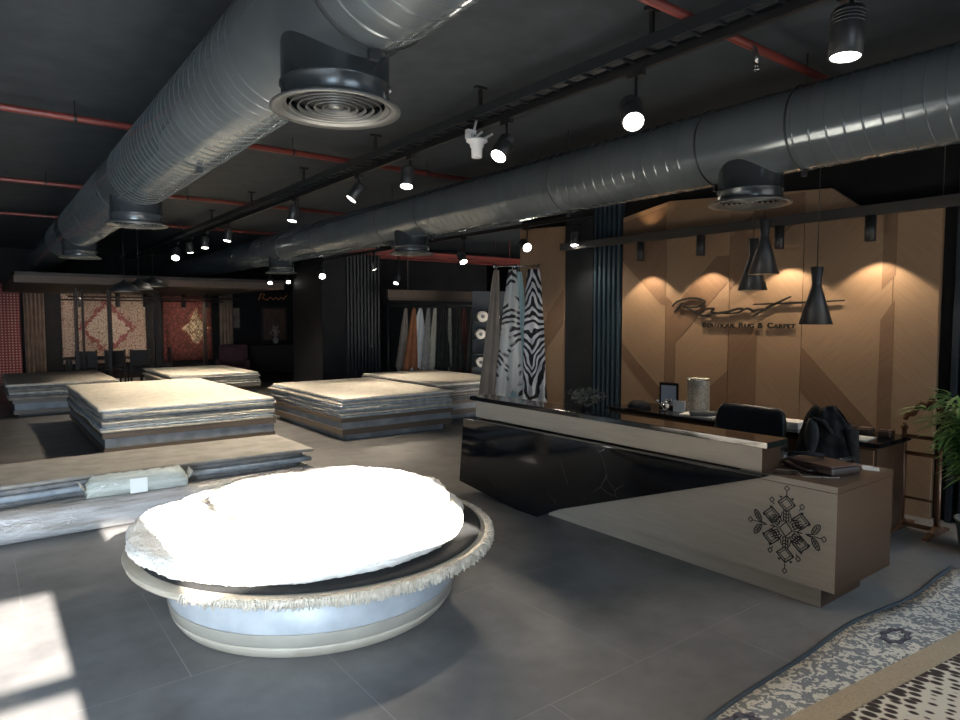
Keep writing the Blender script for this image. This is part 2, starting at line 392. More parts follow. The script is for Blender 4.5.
# ------------------------------------------------------------------ wood feature wall
def inlay(name, polys, mat_list, label, board):
    mbw = MB()
    for (poly, mi) in board: mbw.prism(poly, 6.35, 6.42, 'X', mi)
    for poly, mi in polys: mbw.prism(poly, 6.347, 6.352, 'X', mi)
    return tag(mbw.build(name, mat_list), label, 'wall panel')
seams = [2.07, 2.42, 3.21, 3.99, 4.80, 5.45]
def top(y):
    pts = [(2.07, 2.70), (2.72, 2.70), (2.97, 2.90), (4.77, 3.03), (5.45, 2.92)]
    for (a, za), (b, zb) in zip(pts, pts[1:]):
        if a <= y <= b: return za + (zb - za) * (y - a) / (b - a)
    return 2.9
board = []
for i, (a, b) in enumerate(zip(seams, seams[1:])):
    e = 0.003
    mids = [q for q in (2.72, 2.97, 4.77) if a + e < q < b - e]
    poly = [(a + e, 0.0), (b - e, 0.0), (b - e, top(b - e))] + [(q, top(q)) for q in reversed(mids)] + [(a + e, top(a + e))]
    board.append((poly, i % 2))
polys = [([(5.445, 1.21), (5.445, 1.40), (4.81, 0.84), (4.81, 0.62)], 3),
         ([(5.445, 2.39), (5.445, 2.86), (4.81, 2.98), (4.81, 1.85), (4.86, 1.85)], 3),
         ([(4.795, 0.0), (4.795, 1.95), (4.66, 1.83), (4.66, 0.0)], 2),
         ([(4.66, 1.42), (4.66, 1.85), (4.15, 2.36), (3.995, 2.36), (3.995, 2.09)], 2),
         ([(3.985, 0.0), (3.985, 1.60), (3.67, 1.60), (3.67, 0.0)], 3),
         ([(4.795, 0.30), (4.30, 0.86), (3.995, 1.14), (3.995, 0.80), (4.40, 0.40), (4.66, 0.1)], 2),
         ([(3.985, 2.0), (3.985, 2.55), (3.60, 2.9), (3.215, 2.9), (3.215, 2.7)], 3),
         ([(3.205, 1.00), (3.205, 1.42), (2.43, 0.62), (2.43, 0.25)], 2),
         ([(2.51, 0.0), (2.51, 0.90), (2.395, 0.90), (2.395, 0.0)], 3),
         ([(2.51, 1.95), (2.51, 2.6), (2.40, 2.6), (2.40, 2.07)], 3),
         ([(2.51, 0.90), (2.51, 1.68), (2.40, 1.86), (2.40, 0.90)], 3),
         ([(2.80, 0.10), (2.80, 0.34), (2.515, 0.66), (2.515, 0.40)], 2)]
inlay('wood_wall_panel', polys, [M['wl_a'], M['wl_b'], M['wd_a'], M['wd_b']],
      'large oak chevron veneer wall panel carrying the shop sign behind the reception desk', board)
inlay('wood_wall_panel', [([(6.47, 1.62), (6.47, 2.1), (6.79, 1.75), (6.79, 1.28)], 3), ([(7.3, 1.1), (7.3, 0.6), (6.80, 1.25), (6.80, 1.7)], 2)],
      [M['wl_b'], M['wl_a'], M['wd_a'], M['wd_b']], 'narrow reddish oak chevron wall panel behind the hanging zebra hides',
      [([(6.46, 0.0), (6.795, 0.0), (6.795, 2.95), (6.46, 2.93)], 0), ([(6.80, 0.0), (7.38, 0.0), (7.38, 2.98), (6.80, 2.95)], 1)])
mb = MB(); mb.box(6.36, 6.42, 5.95, 6.45, 0, 3.1)
tag(mb.build('wall_board', M['slate_board']), 'plain dark anthracite wall board between navy slats and narrow oak panel', 'wall panel')
mb = MB(); mb.box(6.40, 6.418, 5.47, 5.94, 0, 3.3)
for k in range(6):
    yy = 5.49 + k * 0.078; mb.box(6.34, 6.40, yy, yy + 0.04, 0, 3.3, bev=0.006, mi=1)
tag(mb.build('slatted_panel', [M['navy_dark'], M['navy']]), 'tall navy vertical slat panel left of the large oak sign wall', 'slatted panel')

# sign
def curve_strokes(name, strokes, mat, parent, xw, widths, depth=0.012):
    mbx = MB()
    for pts, w in zip(strokes, widths):
        P = []
        n = len(pts)
        for i in range(n - 1):                                   # Catmull-Rom through the traced stroke
            p0, p1, p2, p3 = (Vector(pts[max(i - 1, 0)]), Vector(pts[i]), Vector(pts[i + 1]), Vector(pts[min(i + 2, n - 1)]))
            for k in range(6):
                t = k / 6
                P.append(0.5 * ((2 * p1) + (p2 - p0) * t + (2 * p0 - 5 * p1 + 4 * p2 - p3) * t * t + (3 * p1 - p0 - 3 * p2 + p3) * t ** 3))
        P.append(Vector(pts[-1]))
        N = len(P); rows = []
        for i, p in enumerate(P):
            t = (P[min(i + 1, N - 1)] - P[max(i - 1, 0)]).normalized(); nn = Vector((-t.y, t.x))
            ww = w * (0.45 + 0.55 * math.sin(PI * min(1, max(0, (i + 0.6) / N))))
            a, b = p + nn * ww, p - nn * ww
            rows.append([(xw, a.x, a.y), (xw - depth, a.x, a.y), (xw - depth, b.x, b.y), (xw, b.x, b.y)])
        V = mbx.grid(rows, closed_v=True, smooth=False)
        mbx.cap(V[0], rev=True); mbx.cap(V[-1])
    return mbx.build(name, mat, parent)
sign = thing('shop_sign', 'black raised handwritten shop name with small lettering on the oak wall', 'sign', (6.35, 3.75, 1.6))
def loc_(pts): return [(a - 3.75, b - 1.6) for a, b in pts]
st = [[(4.693, 1.832), (4.659, 1.861), (4.61, 1.89), (4.473, 1.916), (4.353, 1.91), (4.276, 1.878), (4.305, 1.838), (4.377, 1.819), (4.50, 1.822), (4.568, 1.85)],
      [(4.561, 1.871), (4.61, 1.82), (4.664, 1.765)],
      [(4.553, 1.83), (4.43, 1.783), (4.322, 1.731), (4.25, 1.722), (4.193, 1.728)],
      [(4.323, 1.753), (4.28, 1.780), (4.233, 1.798), (4.156, 1.799), (4.185, 1.765), (4.105, 1.752), (3.982, 1.766), (3.874, 1.795), (3.815, 1.790), (3.861, 1.759), (3.957, 1.748), (4.04, 1.748)],
      [(3.815, 1.777), (3.78, 1.795), (3.746, 1.793), (3.70, 1.768), (3.677, 1.773), (3.637, 1.781)],
      [(3.707, 1.715), (3.60, 1.775), (3.508, 1.823), (3.31, 1.909)],
      [(3.704, 1.838), (3.40, 1.843), (3.132, 1.85), (2.808, 1.86)]]
scr = curve_strokes('script_lettering', [loc_(s) for s in st], M['ink'], sign, -0.018, [.013, .013, .012, .013, .012, .013, .010])
for (yy, zz) in ((4.47, 1.914), (4.3, 1.735), (3.9, 1.787), (3.5, 1.826), (3.2, 1.848), (2.9, 1.857)):
    mbp = MB(); mbp.tube([(0, yy - 3.75, zz - 1.6), (-0.02, yy - 3.75, zz - 1.6)], 0.003, 6); mbp.build('standoff_pin', M['ink'], sign)
def text_mesh(name, chunks, height_dir, mat, parent, origin, ext=0.006):
    "chunks: (string, size); written left to right for a reader facing +X, letters raised towards -X"
    x = 0.0
    mbt = MB()
    for s_, size in chunks:
        if s_ == ' ':
            x += size * 0.45; mbt.build(name, mat, parent); mbt = MB(); continue
        c = bpy.data.curves.new('t', 'FONT'); c.body = s_; c.size = size; c.extrude = ext; c.offset = size * 0.028; c.space_character = 1.08
        o = bpy.data.objects.new('t', c); COL.objects.link(o)
        dg = bpy.context.evaluated_depsgraph_get()
        me = bpy.data.meshes.new_from_object(o.evaluated_get(dg))
        w = max(v.co.x for v in me.vertices)
        for v in me.vertices:
            px, py, pz = v.co
            v.co = (origin[0] - pz, origin[1] - (x + px * 1.24), origin[2] + py)
        mbt.bm.from_mesh(me)
        x += w * 1.24 + size * 0.10
        bpy.data.objects.remove(o); bpy.data.curves.remove(c); bpy.data.meshes.remove(me)
    return mbt.build(name, mat, parent)
b_, s_ = 0.074, 0.058
text_mesh('lettering_word', [('B', b_), ('OUTIQUE', s_), (' ', b_), ('R', b_), ('UG', s_), (' ', b_), ('&', b_), (' ', b_), ('C', b_), ('ARPET', s_)], None, M['ink'], sign, (-0.016, 4.30 - 3.75, 0.0))

# ------------------------------------------------------------------ ducts
def duct(name, cx, z, r, y0, y1, plain, label, joints):
    root = thing(name, label, 'duct', (cx, 0, z))
    prof = []
    y = y0
    while y < y1:
        if any(a <= y <= b for a, b in plain) or y > 13: prof.append((r, y)); y += 0.13 if y < 13 else 0.4; continue
        prof += [(r, y), (r, y + 0.003), (r, y + 0.093), (r, y + 0.096), (r + 0.0035, y + 0.100), (r + 0.0035, y + 0.104), (r, y + 0.107)]
        y += 0.11
    prof.append((r, y1))
    b = MB(); b.lathe(prof, n=56, axis='Y', smooth=True); b.build('duct_pipe', M['duct'], root)
    for j in joints:
        b = MB(); b.lathe([(r + 0.001, j - 0.007), (r + 0.008, j - 0.005), (r + 0.008, j + 0.005), (r + 0.001, j + 0.007)], n=56, axis='Y', caps=False)
        b.box(-0.02, 0.02, j - 0.012, j + 0.012, -r - 0.045, -r - 0.008); 
        b.build('joint_ring', M['duct_seam'], root)
    for j in joints[::2]:
        b = MB(); b.tube([(0, j, r + 0.01), (0, j, H - z)], 0.005, 6); b.build('hanger_rod', M['black'], root)
    return root
def diffuser(root, y, r, rc, zc, zg):
    "collar dropping from the duct and round grille; local coords of the duct"
    b = MB()
    b.lathe([(rc, zc + 0.03), (rc, zg + 0.10), (rc + 0.008, zg + 0.095), (rc + 0.008, zg + 0.085), (rc, zg + 0.08), (rc, zg + 0.01)], c=(0, y, 0), n=48, caps=False)
    b.lathe([(rc - 0.01, zg + 0.06), (0.001, zg + 0.06)], c=(0, y, 0), n=48, caps=False, mi=1)
    col = b.build('diffuser_collar', [M['duct_dark'], M['black']], root)
    b = MB()
    b.lathe([(rc - 0.005, zg + 0.03), (r - 0.02, zg + 0.012), (r, zg + 0.002), (r, zg - 0.006), (r - 0.035, zg - 0.002), (rc - 0.02, zg + 0.02)], c=(0, y, 0), n=56, caps=False)
    for k in range(6):
        rr = 0.05 + k * (r - 0.07) / 6
        b.lathe([(rr, zg + 0.014), (rr + 0.005, zg + 0.004), (rr + 0.010, zg + 0.004), (rr + 0.004, zg + 0.015)], c=(0, y, 0), n=48, caps=False)
    b.lathe([(0.001, zg + 0.006), (0.03, zg + 0.01), (0.035, zg + 0.03)], c=(0, y, 0), n=24, caps=False)
    for a in (0.4, 0.4 + PI / 2):
        dx, dy = math.cos(a) * (r - 0.03), math.sin(a) * (r - 0.03)
        b.tube([(-dx, y - dy, zg + 0.018), (dx, y + dy, zg + 0.018)], 0.003, 5)
    b.build('diffuser_grille', M['grille'], col)
dct = duct('ventilation_duct', 1.236, 3.0, 0.28, Y0 + 0.02, 20.8, [(2.3, 2.95), (6.6, 7.3), (10.8, 11.6)],
          'grey spiral duct along the left of the ceiling, nearest the camera', [2.29, 4.75, 7.3, 9.2, 11.6])
for yy in (2.62, 6.95, 11.2): diffuser(dct, yy, 0.268, 0.222, -0.2, -0.43)
dr = duct('ventilation_duct', 4.58, 3.0, 0.28, Y0 + 0.02, 20.8, [(2.3, 3.0), (7.0, 8.0), (11.7, 12.6)],
          'grey spiral duct running across the ceiling above the reception desk', [2.33, 3.02, 4.62, 7.0, 8.0, 10.2, 11.7, 12.6])
for yy in (2.73, 7.5, 12.15): diffuser(dr, yy, 0.29, 0.225, -0.2, -0.46)

# ------------------------------------------------------------------ sprinkler pipes
def red_pipe(y, z, x0, x1, r, label, hang):
    root = thing('sprinkler_pipe', label, 'pipe', (0, y, z), 0, 'red sprinkler pipes under the ceiling')
    b = MB(); b.tube([(x0, 0, 0), (x1, 0, 0)], r, 12); b.build('pipe_run', M['redpipe'], root)
    for hx in hang:
        b = MB(); b.tube([(hx, 0, r), (hx, 0, H - z)], 0.004, 6)
        b.lathe([(r + 0.003, hx - 0.012), (r + 0.006, hx - 0.01), (r + 0.006, hx + 0.01), (r + 0.003, hx + 0.012)], axis='X', n=14, caps=False)
        b.build('pipe_hanger', M['black'], root)
    return root
p1 = red_pipe(2.30, 3.36, 2.0, 6.3, 0.026, 'red sprinkler pipe with a chrome head above the big right duct', (2.6, 5.2))
red_pipe(6.52, 3.36, -3.5, 5.2, 0.030, 'long red pipe crossing above the left duct, second from the camera', (0.72, 2.6, 4.2))
red_pipe(9.85, 3.36, -3.5, 5.6, 0.028, 'red pipe crossing the ceiling behind the first two, third from the camera', (0.75, 2.4, 4.0))
red_pipe(13.0, 3.36, -3.5, 6.4, 0.026, 'faint farthest red pipe crossing the dark end of the ceiling', (1.0, 3.0))
b = MB(); b.tube([(3.82, 0, -0.0), (3.82, -0.03, -0.03), (3.82, -0.045, -0.08), (3.82, -0.045, -0.12)], [0.016, 0.016, 0.014, 0.010], 10)
b.lathe([(0.001, -0.165), (0.022, -0.165), (0.022, -0.159), (0.001, -0.157)], c=(3.82, -0.045, 0), n=16)
b.tube([(3.806, -0.045, -0.12), (3.803, -0.045, -0.14), (3.82, -0.045, -0.16)], 0.003, 6); b.tube([(3.834, -0.045, -0.12), (3.837, -0.045, -0.14), (3.82, -0.045, -0.16)], 0.003, 6)
tag(b.build('sprinkler_head', M['chrome'], p1), 'chrome sprinkler head')

# ------------------------------------------------------------------ cable tray and track with spotlights
TX = 3.2
root = thing('cable_tray', 'black ladder cable tray hung from the ceiling between the two ducts', 'cable tray', (TX, 0, 3.27))
b = MB()
b.box(-0.075, -0.065, Y0 + .05, 20, -0.02, 0.05); b.box(0.065, 0.075, Y0 + .05, 20, -0.02, 0.05)
y = 0
while y < 18: b.box(-0.065, 0.065, y, y + 0.025, -0.018, -0.008); y += 0.16 if y < 9 else 0.4
b.build('tray_ladder', M['tray'], root)
b = MB()
for dx in (-0.03, 0.0, 0.025): b.tube([(dx, -0.7, 0.0), (dx + .01, 6, 0.003), (dx, 12, 0.0), (dx, 19, 0)], 0.009, 6)
b.build('cables', M['black'], root)
for hy in (1.0, 2.55, 4.2, 5.9, 7.7, 9.6, 11.6, 13.6):
    b = MB(); b.box(-0.012, 0.012, hy - 0.012, hy + 0.012, 0.02, H - 3.27); b.box(-0.05, 0.05, hy - 0.02, hy + 0.02, H - 3.29, H - 3.27); b.box(-0.09, 0.09, hy - 0.015, hy + 0.015, -0.03, -0.018)
    b.build('tray_hanger', M['black'], root)
b = MB(); b.box(TX + 0.015, TX + 0.055, Y0 + 0.05, 19, 3.19, 3.235)
for hy in (0.5, 2.0, 3.6, 5.2, 7, 9, 11, 13): b.box(TX + 0.025, TX + 0.045, hy - 0.01, hy + 0.01, 3.235, 3.245)
tag(b.build('lighting_track', M['black']), 'slim black lighting track fixed below the cable tray', 'lighting track')

def spot_light(parent, loc, quat, energy, ang, blend, c=(1, 0.86, 0.68), r=0.09):
    d = bpy.data.lights.new('spot_beam', 'SPOT'); d.energy = energy; d.spot_size = ang; d.spot_blend = blend; d.color = c; d.shadow_soft_size = r
    o = bpy.data.objects.new('spot_beam', d); COL.objects.link(o); o.parent = parent; o.location = loc
    o.rotation_mode = 'QUATERNION'; o.rotation_quaternion = quat
    return o
def track_spot(x, y, z, tgt, label, energy, ang=50, s=1.0, group='round track spotlights', ztop=3.19, lens=None, c=(1, 0.86, 0.68)):
    root = thing('track_spotlight', label, 'spotlight', (x, y, z), 0, group)
    q = aim((x, y, z), tgt)
    Mx = q.to_matrix().to_4x4()
    rr = 0.062 * s; L = 0.085 * s
    b = MB()
    b.lathe([(rr * 0.55, L * 1.25), (rr * 0.9, L * 1.2), (rr, L), (rr, -L), (rr * 0.93, -L * 1.02), (rr * 0.9, -L * 0.93), (rr * .2, -L * 0.90)], n=28, M=Mx, caps=True)
    for k in range(4):
        h = L * (0.45 + 0.16 * k); b.lathe([(rr * 1.0, h), (rr * 1.06, h + 0.003), (rr * 1.06, h + 0.007), (rr, h + 0.01)], n=28, M=Mx, caps=False)
    b.build('lamp_housing', M['blackpl'], root)
    b = MB(); b.lathe([(rr * 0.88, -L * 0.97), (rr * 0.5, -L * 1.0), (0.001, -L * 1.01)], n=28, M=Mx, caps=False)
    b.build('lens', lens or M['lens'], root)
    b = MB()
    dz = ztop - z
    b.tube([(0.035, 0, dz - 0.035), (0.035, 0, 0.10 * s), (0.02, 0, 0.07 * s)], 0.009, 8)
    b.box(0.015, 0.055, -0.05 * s, 0.05 * s, dz - 0.035, dz)
    b.tube([(0.02, 0, 0.07 * s), Mx @ Vector((0, 0, L * 0.8))], 0.012, 8)
    b.build('mounting_arm', M['black'], root)
    if energy:
        d = Mx @ Vector((0, 0, -L * 1.1)); spot_light(root, d, q, energy, R(ang), 0.6, c)
    return root
track_spot(TX, 1.45, 2.98, (2.95, 1.5, 0), 'large black track spotlight at top right, nearest the camera', 95, 50, 1.15)
track_spot(TX, 2.69, 2.93, (1.9, 1.2, 0.9), 'track spotlight facing the camera, second from the camera', 60, 60, 1.1)
track_spot(TX, 3.92, 2.97, (1.2, 3.5, 0.5), 'track spotlight beside the white ceiling sensor, third from the camera', 330, 46, 1.05)
track_spot(TX, 5.31, 2.98, (2.6, 4.7, 0.5), 'track spotlight pointing almost straight down below a red pipe, fourth from the camera', 120)
track_spot(TX, 6.34, 3.0, (1.3, 6.9, 0.3), 'pale sided track spotlight tilted left, fifth from the camera', 260, 85)
track_spot(TX, 8.06, 2.99, (2.7, 7.9, 0.6), 'track spotlight sixth from the camera, aimed at the pile of cream rugs', 560, 105)
track_spot(TX, 10.75, 2.99, (2.7, 10.6, 0.6), 'small track spotlight seventh from the camera', 330, 85)
track_spot(TX, 12.06, 2.99, (3.0, 11.6, 0.6), 'small track spotlight eighth from the camera', 0)
track_spot(TX, 13.07, 2.99, (3.4, 12.9, 0.6), 'small track spotlight ninth from the camera', 520, 125)
track_spot(TX, 14.15, 2.96, (2.6, 12.6, 1.2), 'bright track spotlight farthest along the track beside the canopy', 0, 50, 1.3)

# white sensor on the tray
root = thing('ceiling_sensor', 'white ceiling camera with stub aerials hanging under the cable tray', 'sensor', (TX - 0.02, 4.22, 3.03))
b = MB(); b.lathe([(0.035, -0.075), (0.042, -0.07), (0.044, 0.0), (0.055, 0.01), (0.055, 0.03), (0.085, 0.05), (0.085, 0.065), (0.02, 0.07)], n=24); b.build('sensor_body', M['white'], root)
for i, (a, bb) in enumerate((((0.03, 0, 0.06), (0.12, -0.05, 0.12)), ((-0.03, 0.02, 0.06), (0.04, -0.02, 0.13)))):
    b = MB(); b.tube([a, bb], 0.010, 8); b.build('aerial', M['white'], root)
b = MB(); b.box(-0.1, -0.02, -0.02, 0.02, 0.10, 0.13); b.box(-0.1, -0.07, -0.02, 0.02, 0.06, 0.11); b.tube([(-0.05, 0, 0.06), (-0.03, 0, 0.13), (0.0, 0, 0.22)], 0.01, 8); b.build('bracket', M['white'], root)

# second track close to the right wall: spots
def lone_spot(x, y, z, tgt, label, e=0, s=1.0, ang=60, c=(1, 0.86, 0.68)):
    return track_spot(x, y, z, tgt, label, e, ang, s, 'spotlights on the rear track', ztop=2.88, c=c)
b = MB(); b.box(5.735, 5.775, 5.4, 14, 2.88, 2.93)
for hy in (5.6, 8, 10.5, 13): b.box(5.75, 5.76, hy, hy + 0.01, 2.93, H)
tag(b.build('lighting_track', M['black']), 'black rear lighting track above the hanging zebra hides', 'lighting track')
lone_spot(5.72, 6.55, 2.64, (5.2, 5.0, 1.9), 'black spotlight facing the camera in front of the narrow oak panel', 30, 1.0, 90)
lone_spot(5.72, 7.95, 2.58, (5.6, 7.2, 1.6), 'small lit spotlight hanging in front of the red ceiling beam', 45, 0.95, 90)
lone_spot(5.72, 9.85, 2.34, (4.7, 9.3, 0.5), 'small bright spotlight beside the dark slatted column', 190, 0.75, 75)
lone_spot(5.72, 10.7, 2.63, (6.5, 10.2, 0.6), 'dim spotlight in front of the dark slatted column top', 170, 0.8)
lone_spot(5.72, 12.9, 2.60, (5.0, 11.0, 1.4), 'bright spotlight on the dark wall left of the slatted column', 0, 1.1)
def ceiling_spot(x, y, z, label, tgt):
    root = thing('ceiling_spotlight', label, 'spotlight', (x, y, z), 0, 'small ceiling spotlights far back')
    q = aim((x, y, z), tgt); Mx = q.to_matrix().to_4x4()
    b = MB(); b.lathe([(0.03, 0.07), (0.05, 0.06), (0.05, -0.06)], n=18, M=Mx); b.build('lamp_housing', M['blackpl'], root)
    b = MB(); b.lathe([(0.046, -0.061), (0.001, -0.066)], n=18, M=Mx, caps=False); b.build('lens', M['lens'], root)
    b = MB(); b.tube([(0, 0, 0.03), (0, 0, H - z)], 0.008, 6); b.build('mounting_stem', M['black'], root)
ceiling_spot(5.1, 14.2, 2.50, 'left one of two tiny spotlights near the brown canopy end', (4.6, 13, 1))
ceiling_spot(5.65, 14.6, 2.55, 'right one of two tiny spotlights near the brown canopy end', (5.4, 13, 1))

# ------------------------------------------------------------------ linear bar with cylinder downlights
root = thing('light_bar', 'long black suspended light bar with four cylinder downlights before the oak wall', 'lamp', (6.13, 4.0, 2.62))
b = MB(); b.box(-0.03, 0.03, -2.6, 2.3, -0.045, 0.045, bev=0.004); b.build('bar', base_mat('bar_grey_black', (0.045, 0.042, 0.038), 0.5)[0], root)
for yy in (2.53, 3.34, 4.2, 5.0):
    b = MB(); b.lathe([(0.045, 0.0), (0.045, -0.215), (0.040, -0.217), (0.036, -0.205), (0.01, -0.203)], c=(0, yy - 4.0, -0.045), n=28); cyl = b.build('cylinder_downlight', M['blackpl'], root)
    b = MB(); b.lathe([(0.037, -0.246), (0.001, -0.249)], c=(0, yy - 4.0, 0), n=24, caps=False); b.build('lens', M['lens_dim'], cyl)
    d = bpy.data.lights.new('downlight_beam', 'SPOT'); d.energy = 30; d.spot_size = R(104); d.spot_blend = 0.22; d.color = (1, 0.80, 0.57); d.shadow_soft_size = 0.02
    o = bpy.data.objects.new('downlight_beam', d); COL.objects.link(o); o.parent = root; o.location = (0, yy - 4.0, -0.26)
for yy in (-2.0, 2.1):
    b = MB(); b.tube([(0, yy, 0.045), (0, yy, H - 2.62)], 0.004, 6); b.build('suspension_wire', M['black'], root)
# uplights on top of the bar wash the panel head
for yy in (5.02, 3.78):
    d = bpy.data.lights.new('uplight_beam', 'SPOT'); d.energy = 5; d.spot_size = R(110); d.spot_blend = 0.6; d.color = (1, 0.72, 0.42); d.shadow_soft_size = 0.02
    o = bpy.data.objects.new('uplight_beam', d); COL.objects.link(o); o.parent = root; o.location = (0.06, yy - 4.0, 0.05); o.rotation_euler = (PI, 0, 0)
track_spot(6.10, 6.02, 2.69, (5.75, 5.75, 1.2), 'flat lit spotlight at the left end of the long light bar', 50, 140, 0.9, 'spotlights on the rear track', ztop=2.9)

# ------------------------------------------------------------------ pendants
def pendant(x, y, z, label, tilt=0):
    root = thing('pendant_lamp', label, 'pendant lamp', (x, y, z), 0, 'black hourglass pendant lamps over the desk')
    b = MB(); b.lathe([(0.118, 0.0), (0.121, 0.002), (0.036, 0.30), (0.034, 0.32), (0.046, 0.44), (0.044, 0.445), (0.005, 0.445)], n=36, caps=False)
    b.lathe([(0.115, 0.002), (0.033, 0.30), (0.001, 0.31)], n=36, caps=False, mi=1)
    b.build('lamp_shade', [M['blackpl'], base_mat('brass_inside', (0.35, 0.26, 0.14), 0.4, 0.4)[0]], root)
    b = MB(); b.tube([(0, 0, 0.44), (0, 0, H - z)], 0.0035, 6); b.build('cord', M['black'], root)
    b = MB(); b.lathe([(0.001, 0.05), (0.022, 0.055), (0.030, 0.085), (0.02, 0.12), (0.012, 0.15)], n=20); b.build('bulb', M['lens_dim'], root)
    b = MB(); b.lathe([(0.05, H - z - 0.03), (0.05, H - z)], n=20); b.build('ceiling_rose', M['black'], root)
    return root
pendant(5.2, 2.52, 1.65, 'right hand black hourglass pendant, hanging alone and lowest')
pendant(5.2, 2.96, 2.06, 'upper of the two overlapping black hourglass pendants')
pendant(5.38, 3.16, 1.94, 'black hourglass pendant partly hidden behind another to its right')

# ------------------------------------------------------------------ reception desk
desk = thing('reception_desk', 'long reception desk of pale oak with faceted black marble front', 'desk', (3.85, 1.71, 0))
def dl_(x, y, z): return (x, y, z)
b = MB(); b.box(0, 0.75, 0, 3.5, 0.12, 0.70)
b.bm.faces.ensure_lookup_table()
for f in b.bm.faces:
    c = f.calc_center_median(); f.material_index = 0 if abs(c.x) < 1e-4 else 1
b.box(-0.002, 0.752, -0.002, 0.60, 0.704, 0.74)
for f in b.bm.faces:
    c = f.calc_center_median()
    if c.z > 0.739: f.material_index = 2
    elif c.z > 0.70 and c.x > -0.001: f.material_index = 1
b.build('desk_body', [M['desk_pale'], M['desk_brown'], M['desk_top']], desk)
b = MB(); b.box(0.035, 0.55, 0.09, 3.3, 0.0, 0.12)
for f in b.bm.faces:
    c = f.calc_center_median(); f.material_index = 0 if c.x < 0.04 else 1
tag(b.build('plinth', [M['desk_pale'], M['desk_brown']], desk), 'recessed pale oak plinth')
b = MB(); b.box(0.004, 0.22, 0.46, 3.42, 0.74, 0.895)
for f in b.bm.faces:
    c = f.calc_center_median(); f.material_index = 0 if c.x < 0.01 else 1
b.build('upper_fascia', [M['desk_pale'], M['desk_brown']], desk)
b = MB(); b.box(-0.012, 0.24, 0.42, 3.50, 0.895, 0.935, bev=0.003)
tag(b.build('counter_top', M['gloss'], desk), 'glossy black raised counter top')
# faceted marble: front outline, its top ledge and the slanting underside
fr = [(0.40, 0.735), (3.49, 0.725), (3.56, 0.09), (2.69, 0.0), (2.42, 0.0), (2.15, 0.13)]
bk = [(0.40, 0.735), (3.44, 0.725), (3.46, 0.125), (2.69, 0.0), (2.42, 0.0), (2.15, 0.13)]
b = MB()
V0 = [b.bm.verts.new((-0.10, p[0], p[1])) for p in fr]; V1 = [b.bm.verts.new((0.03, p[0], p[1])) for p in bk]
b.bm.faces.new(V0); b.bm.faces.new(V1[::-1])
for i in range(6): b.bm.faces.new((V0[i], V1[i], V1[(i + 1) % 6], V0[(i + 1) % 6]))
bmesh.ops.bevel(b.bm, geom=list(b.bm.edges), offset=0.003, segments=1, affect='EDGES')
tag(b.build('marble_facet', M['marble'], desk), 'polished black marble slab with thin white veins')
# motif
b = MB()
cy, cz = 2.004 - 1.71, 0.425
def line(p, q, w=0.0028):
    p = Vector(p); q = Vector(q); t = q - p
    if t.length < 1e-6: return
    t.normalize(); n = Vector((-t.y, t.x)) * w
    quad = [p + n, q + n, q - n, p - n]
    b.prism([(cy - v.x, cz + v.y) for v in quad], -0.002, 0.001, 'X')
def dia(c, rx, rz_, w=0.0028, rot=0):
    P = [(c[0] + rx * math.cos(rot + k * PI / 2), c[1] + rz_ * math.sin(rot + k * PI / 2)) for k in range(4)]
    for i in range(4): line(P[i], P[(i + 1) % 4], w)
sq = [(0, 0.156), (-0.09, 0.068), (0.09, 0.068), (-0.09, -0.068), (0.09, -0.068), (0, -0.156)]
for c in sq:
    dia(c, 0.054, 0.050, 0.0035); dia(c, 0.034, 0.031, 0.0022)
    for k in range(4):
        a = k * PI / 2
        line((c[0] + 0.034 * math.cos(a), c[1] + 0.031 * math.sin(a)), (c[0] + 0.054 * math.cos(a), c[1] + 0.05 * math.sin(a)), 0.002)
    o_ = Vector(c).normalized()
    for sgn in (-1, 1):
        t = Vector((c[0], c[1])) + o_ * 0.036 + Vector((-o_.y, o_.x)) * 0.036 * sgn
        b.prism([(cy - (t.x + 0.011 * math.cos(g)), cz + t.y + 0.011 * math.sin(g)) for g in (0.5, 2.6, 4.7)], -0.002, 0.001, 'X')
dia((0, 0), 0.040, 0.045, 0.003)
for k in range(6):
    a = PI / 2 + k * PI / 3; e = Vector((math.cos(a), math.sin(a)))
    n = Vector((-e.y, e.x))
    for s2 in (-0.016, 0, 0.016): line(e * 0.045 + n * s2, e * 0.115 + n * s2, 0.0028)
    for r_ in (0.06, 0.08, 0.10): line(e * r_ + n * 0.02, e * (r_ - 0.014), 0.0025); line(e * r_ - n * 0.02, e * (r_ - 0.014), 0.0025)
    a2 = a + PI / 6; e2 = Vector((math.cos(a2), math.sin(a2))); line(e2 * 0.045, e2 * 0.10, 0.003)
    n2 = Vector((-e2.y, e2.x)); line(e2 * 0.07, e2 * 0.10 + n2 * 0.03, 0.0025); line(e2 * 0.07, e2 * 0.10 - n2 * 0.03, 0.0025)
for c in ((0, 0.25), (-0.092, 0.162), (0.095, 0.158), (-0.229, 0.005), (-0.095, -0.155), (0.08, -0.161), (0, -0.257), (0.227, -0.002)):
    dia(c, 0.015, 0.017, 0.0024)
    v = Vector(c); line(v * (1 - 0.017 / v.length), v * 0.83 if abs(c[0]) < 0.2 else v * 0.55, 0.0024)
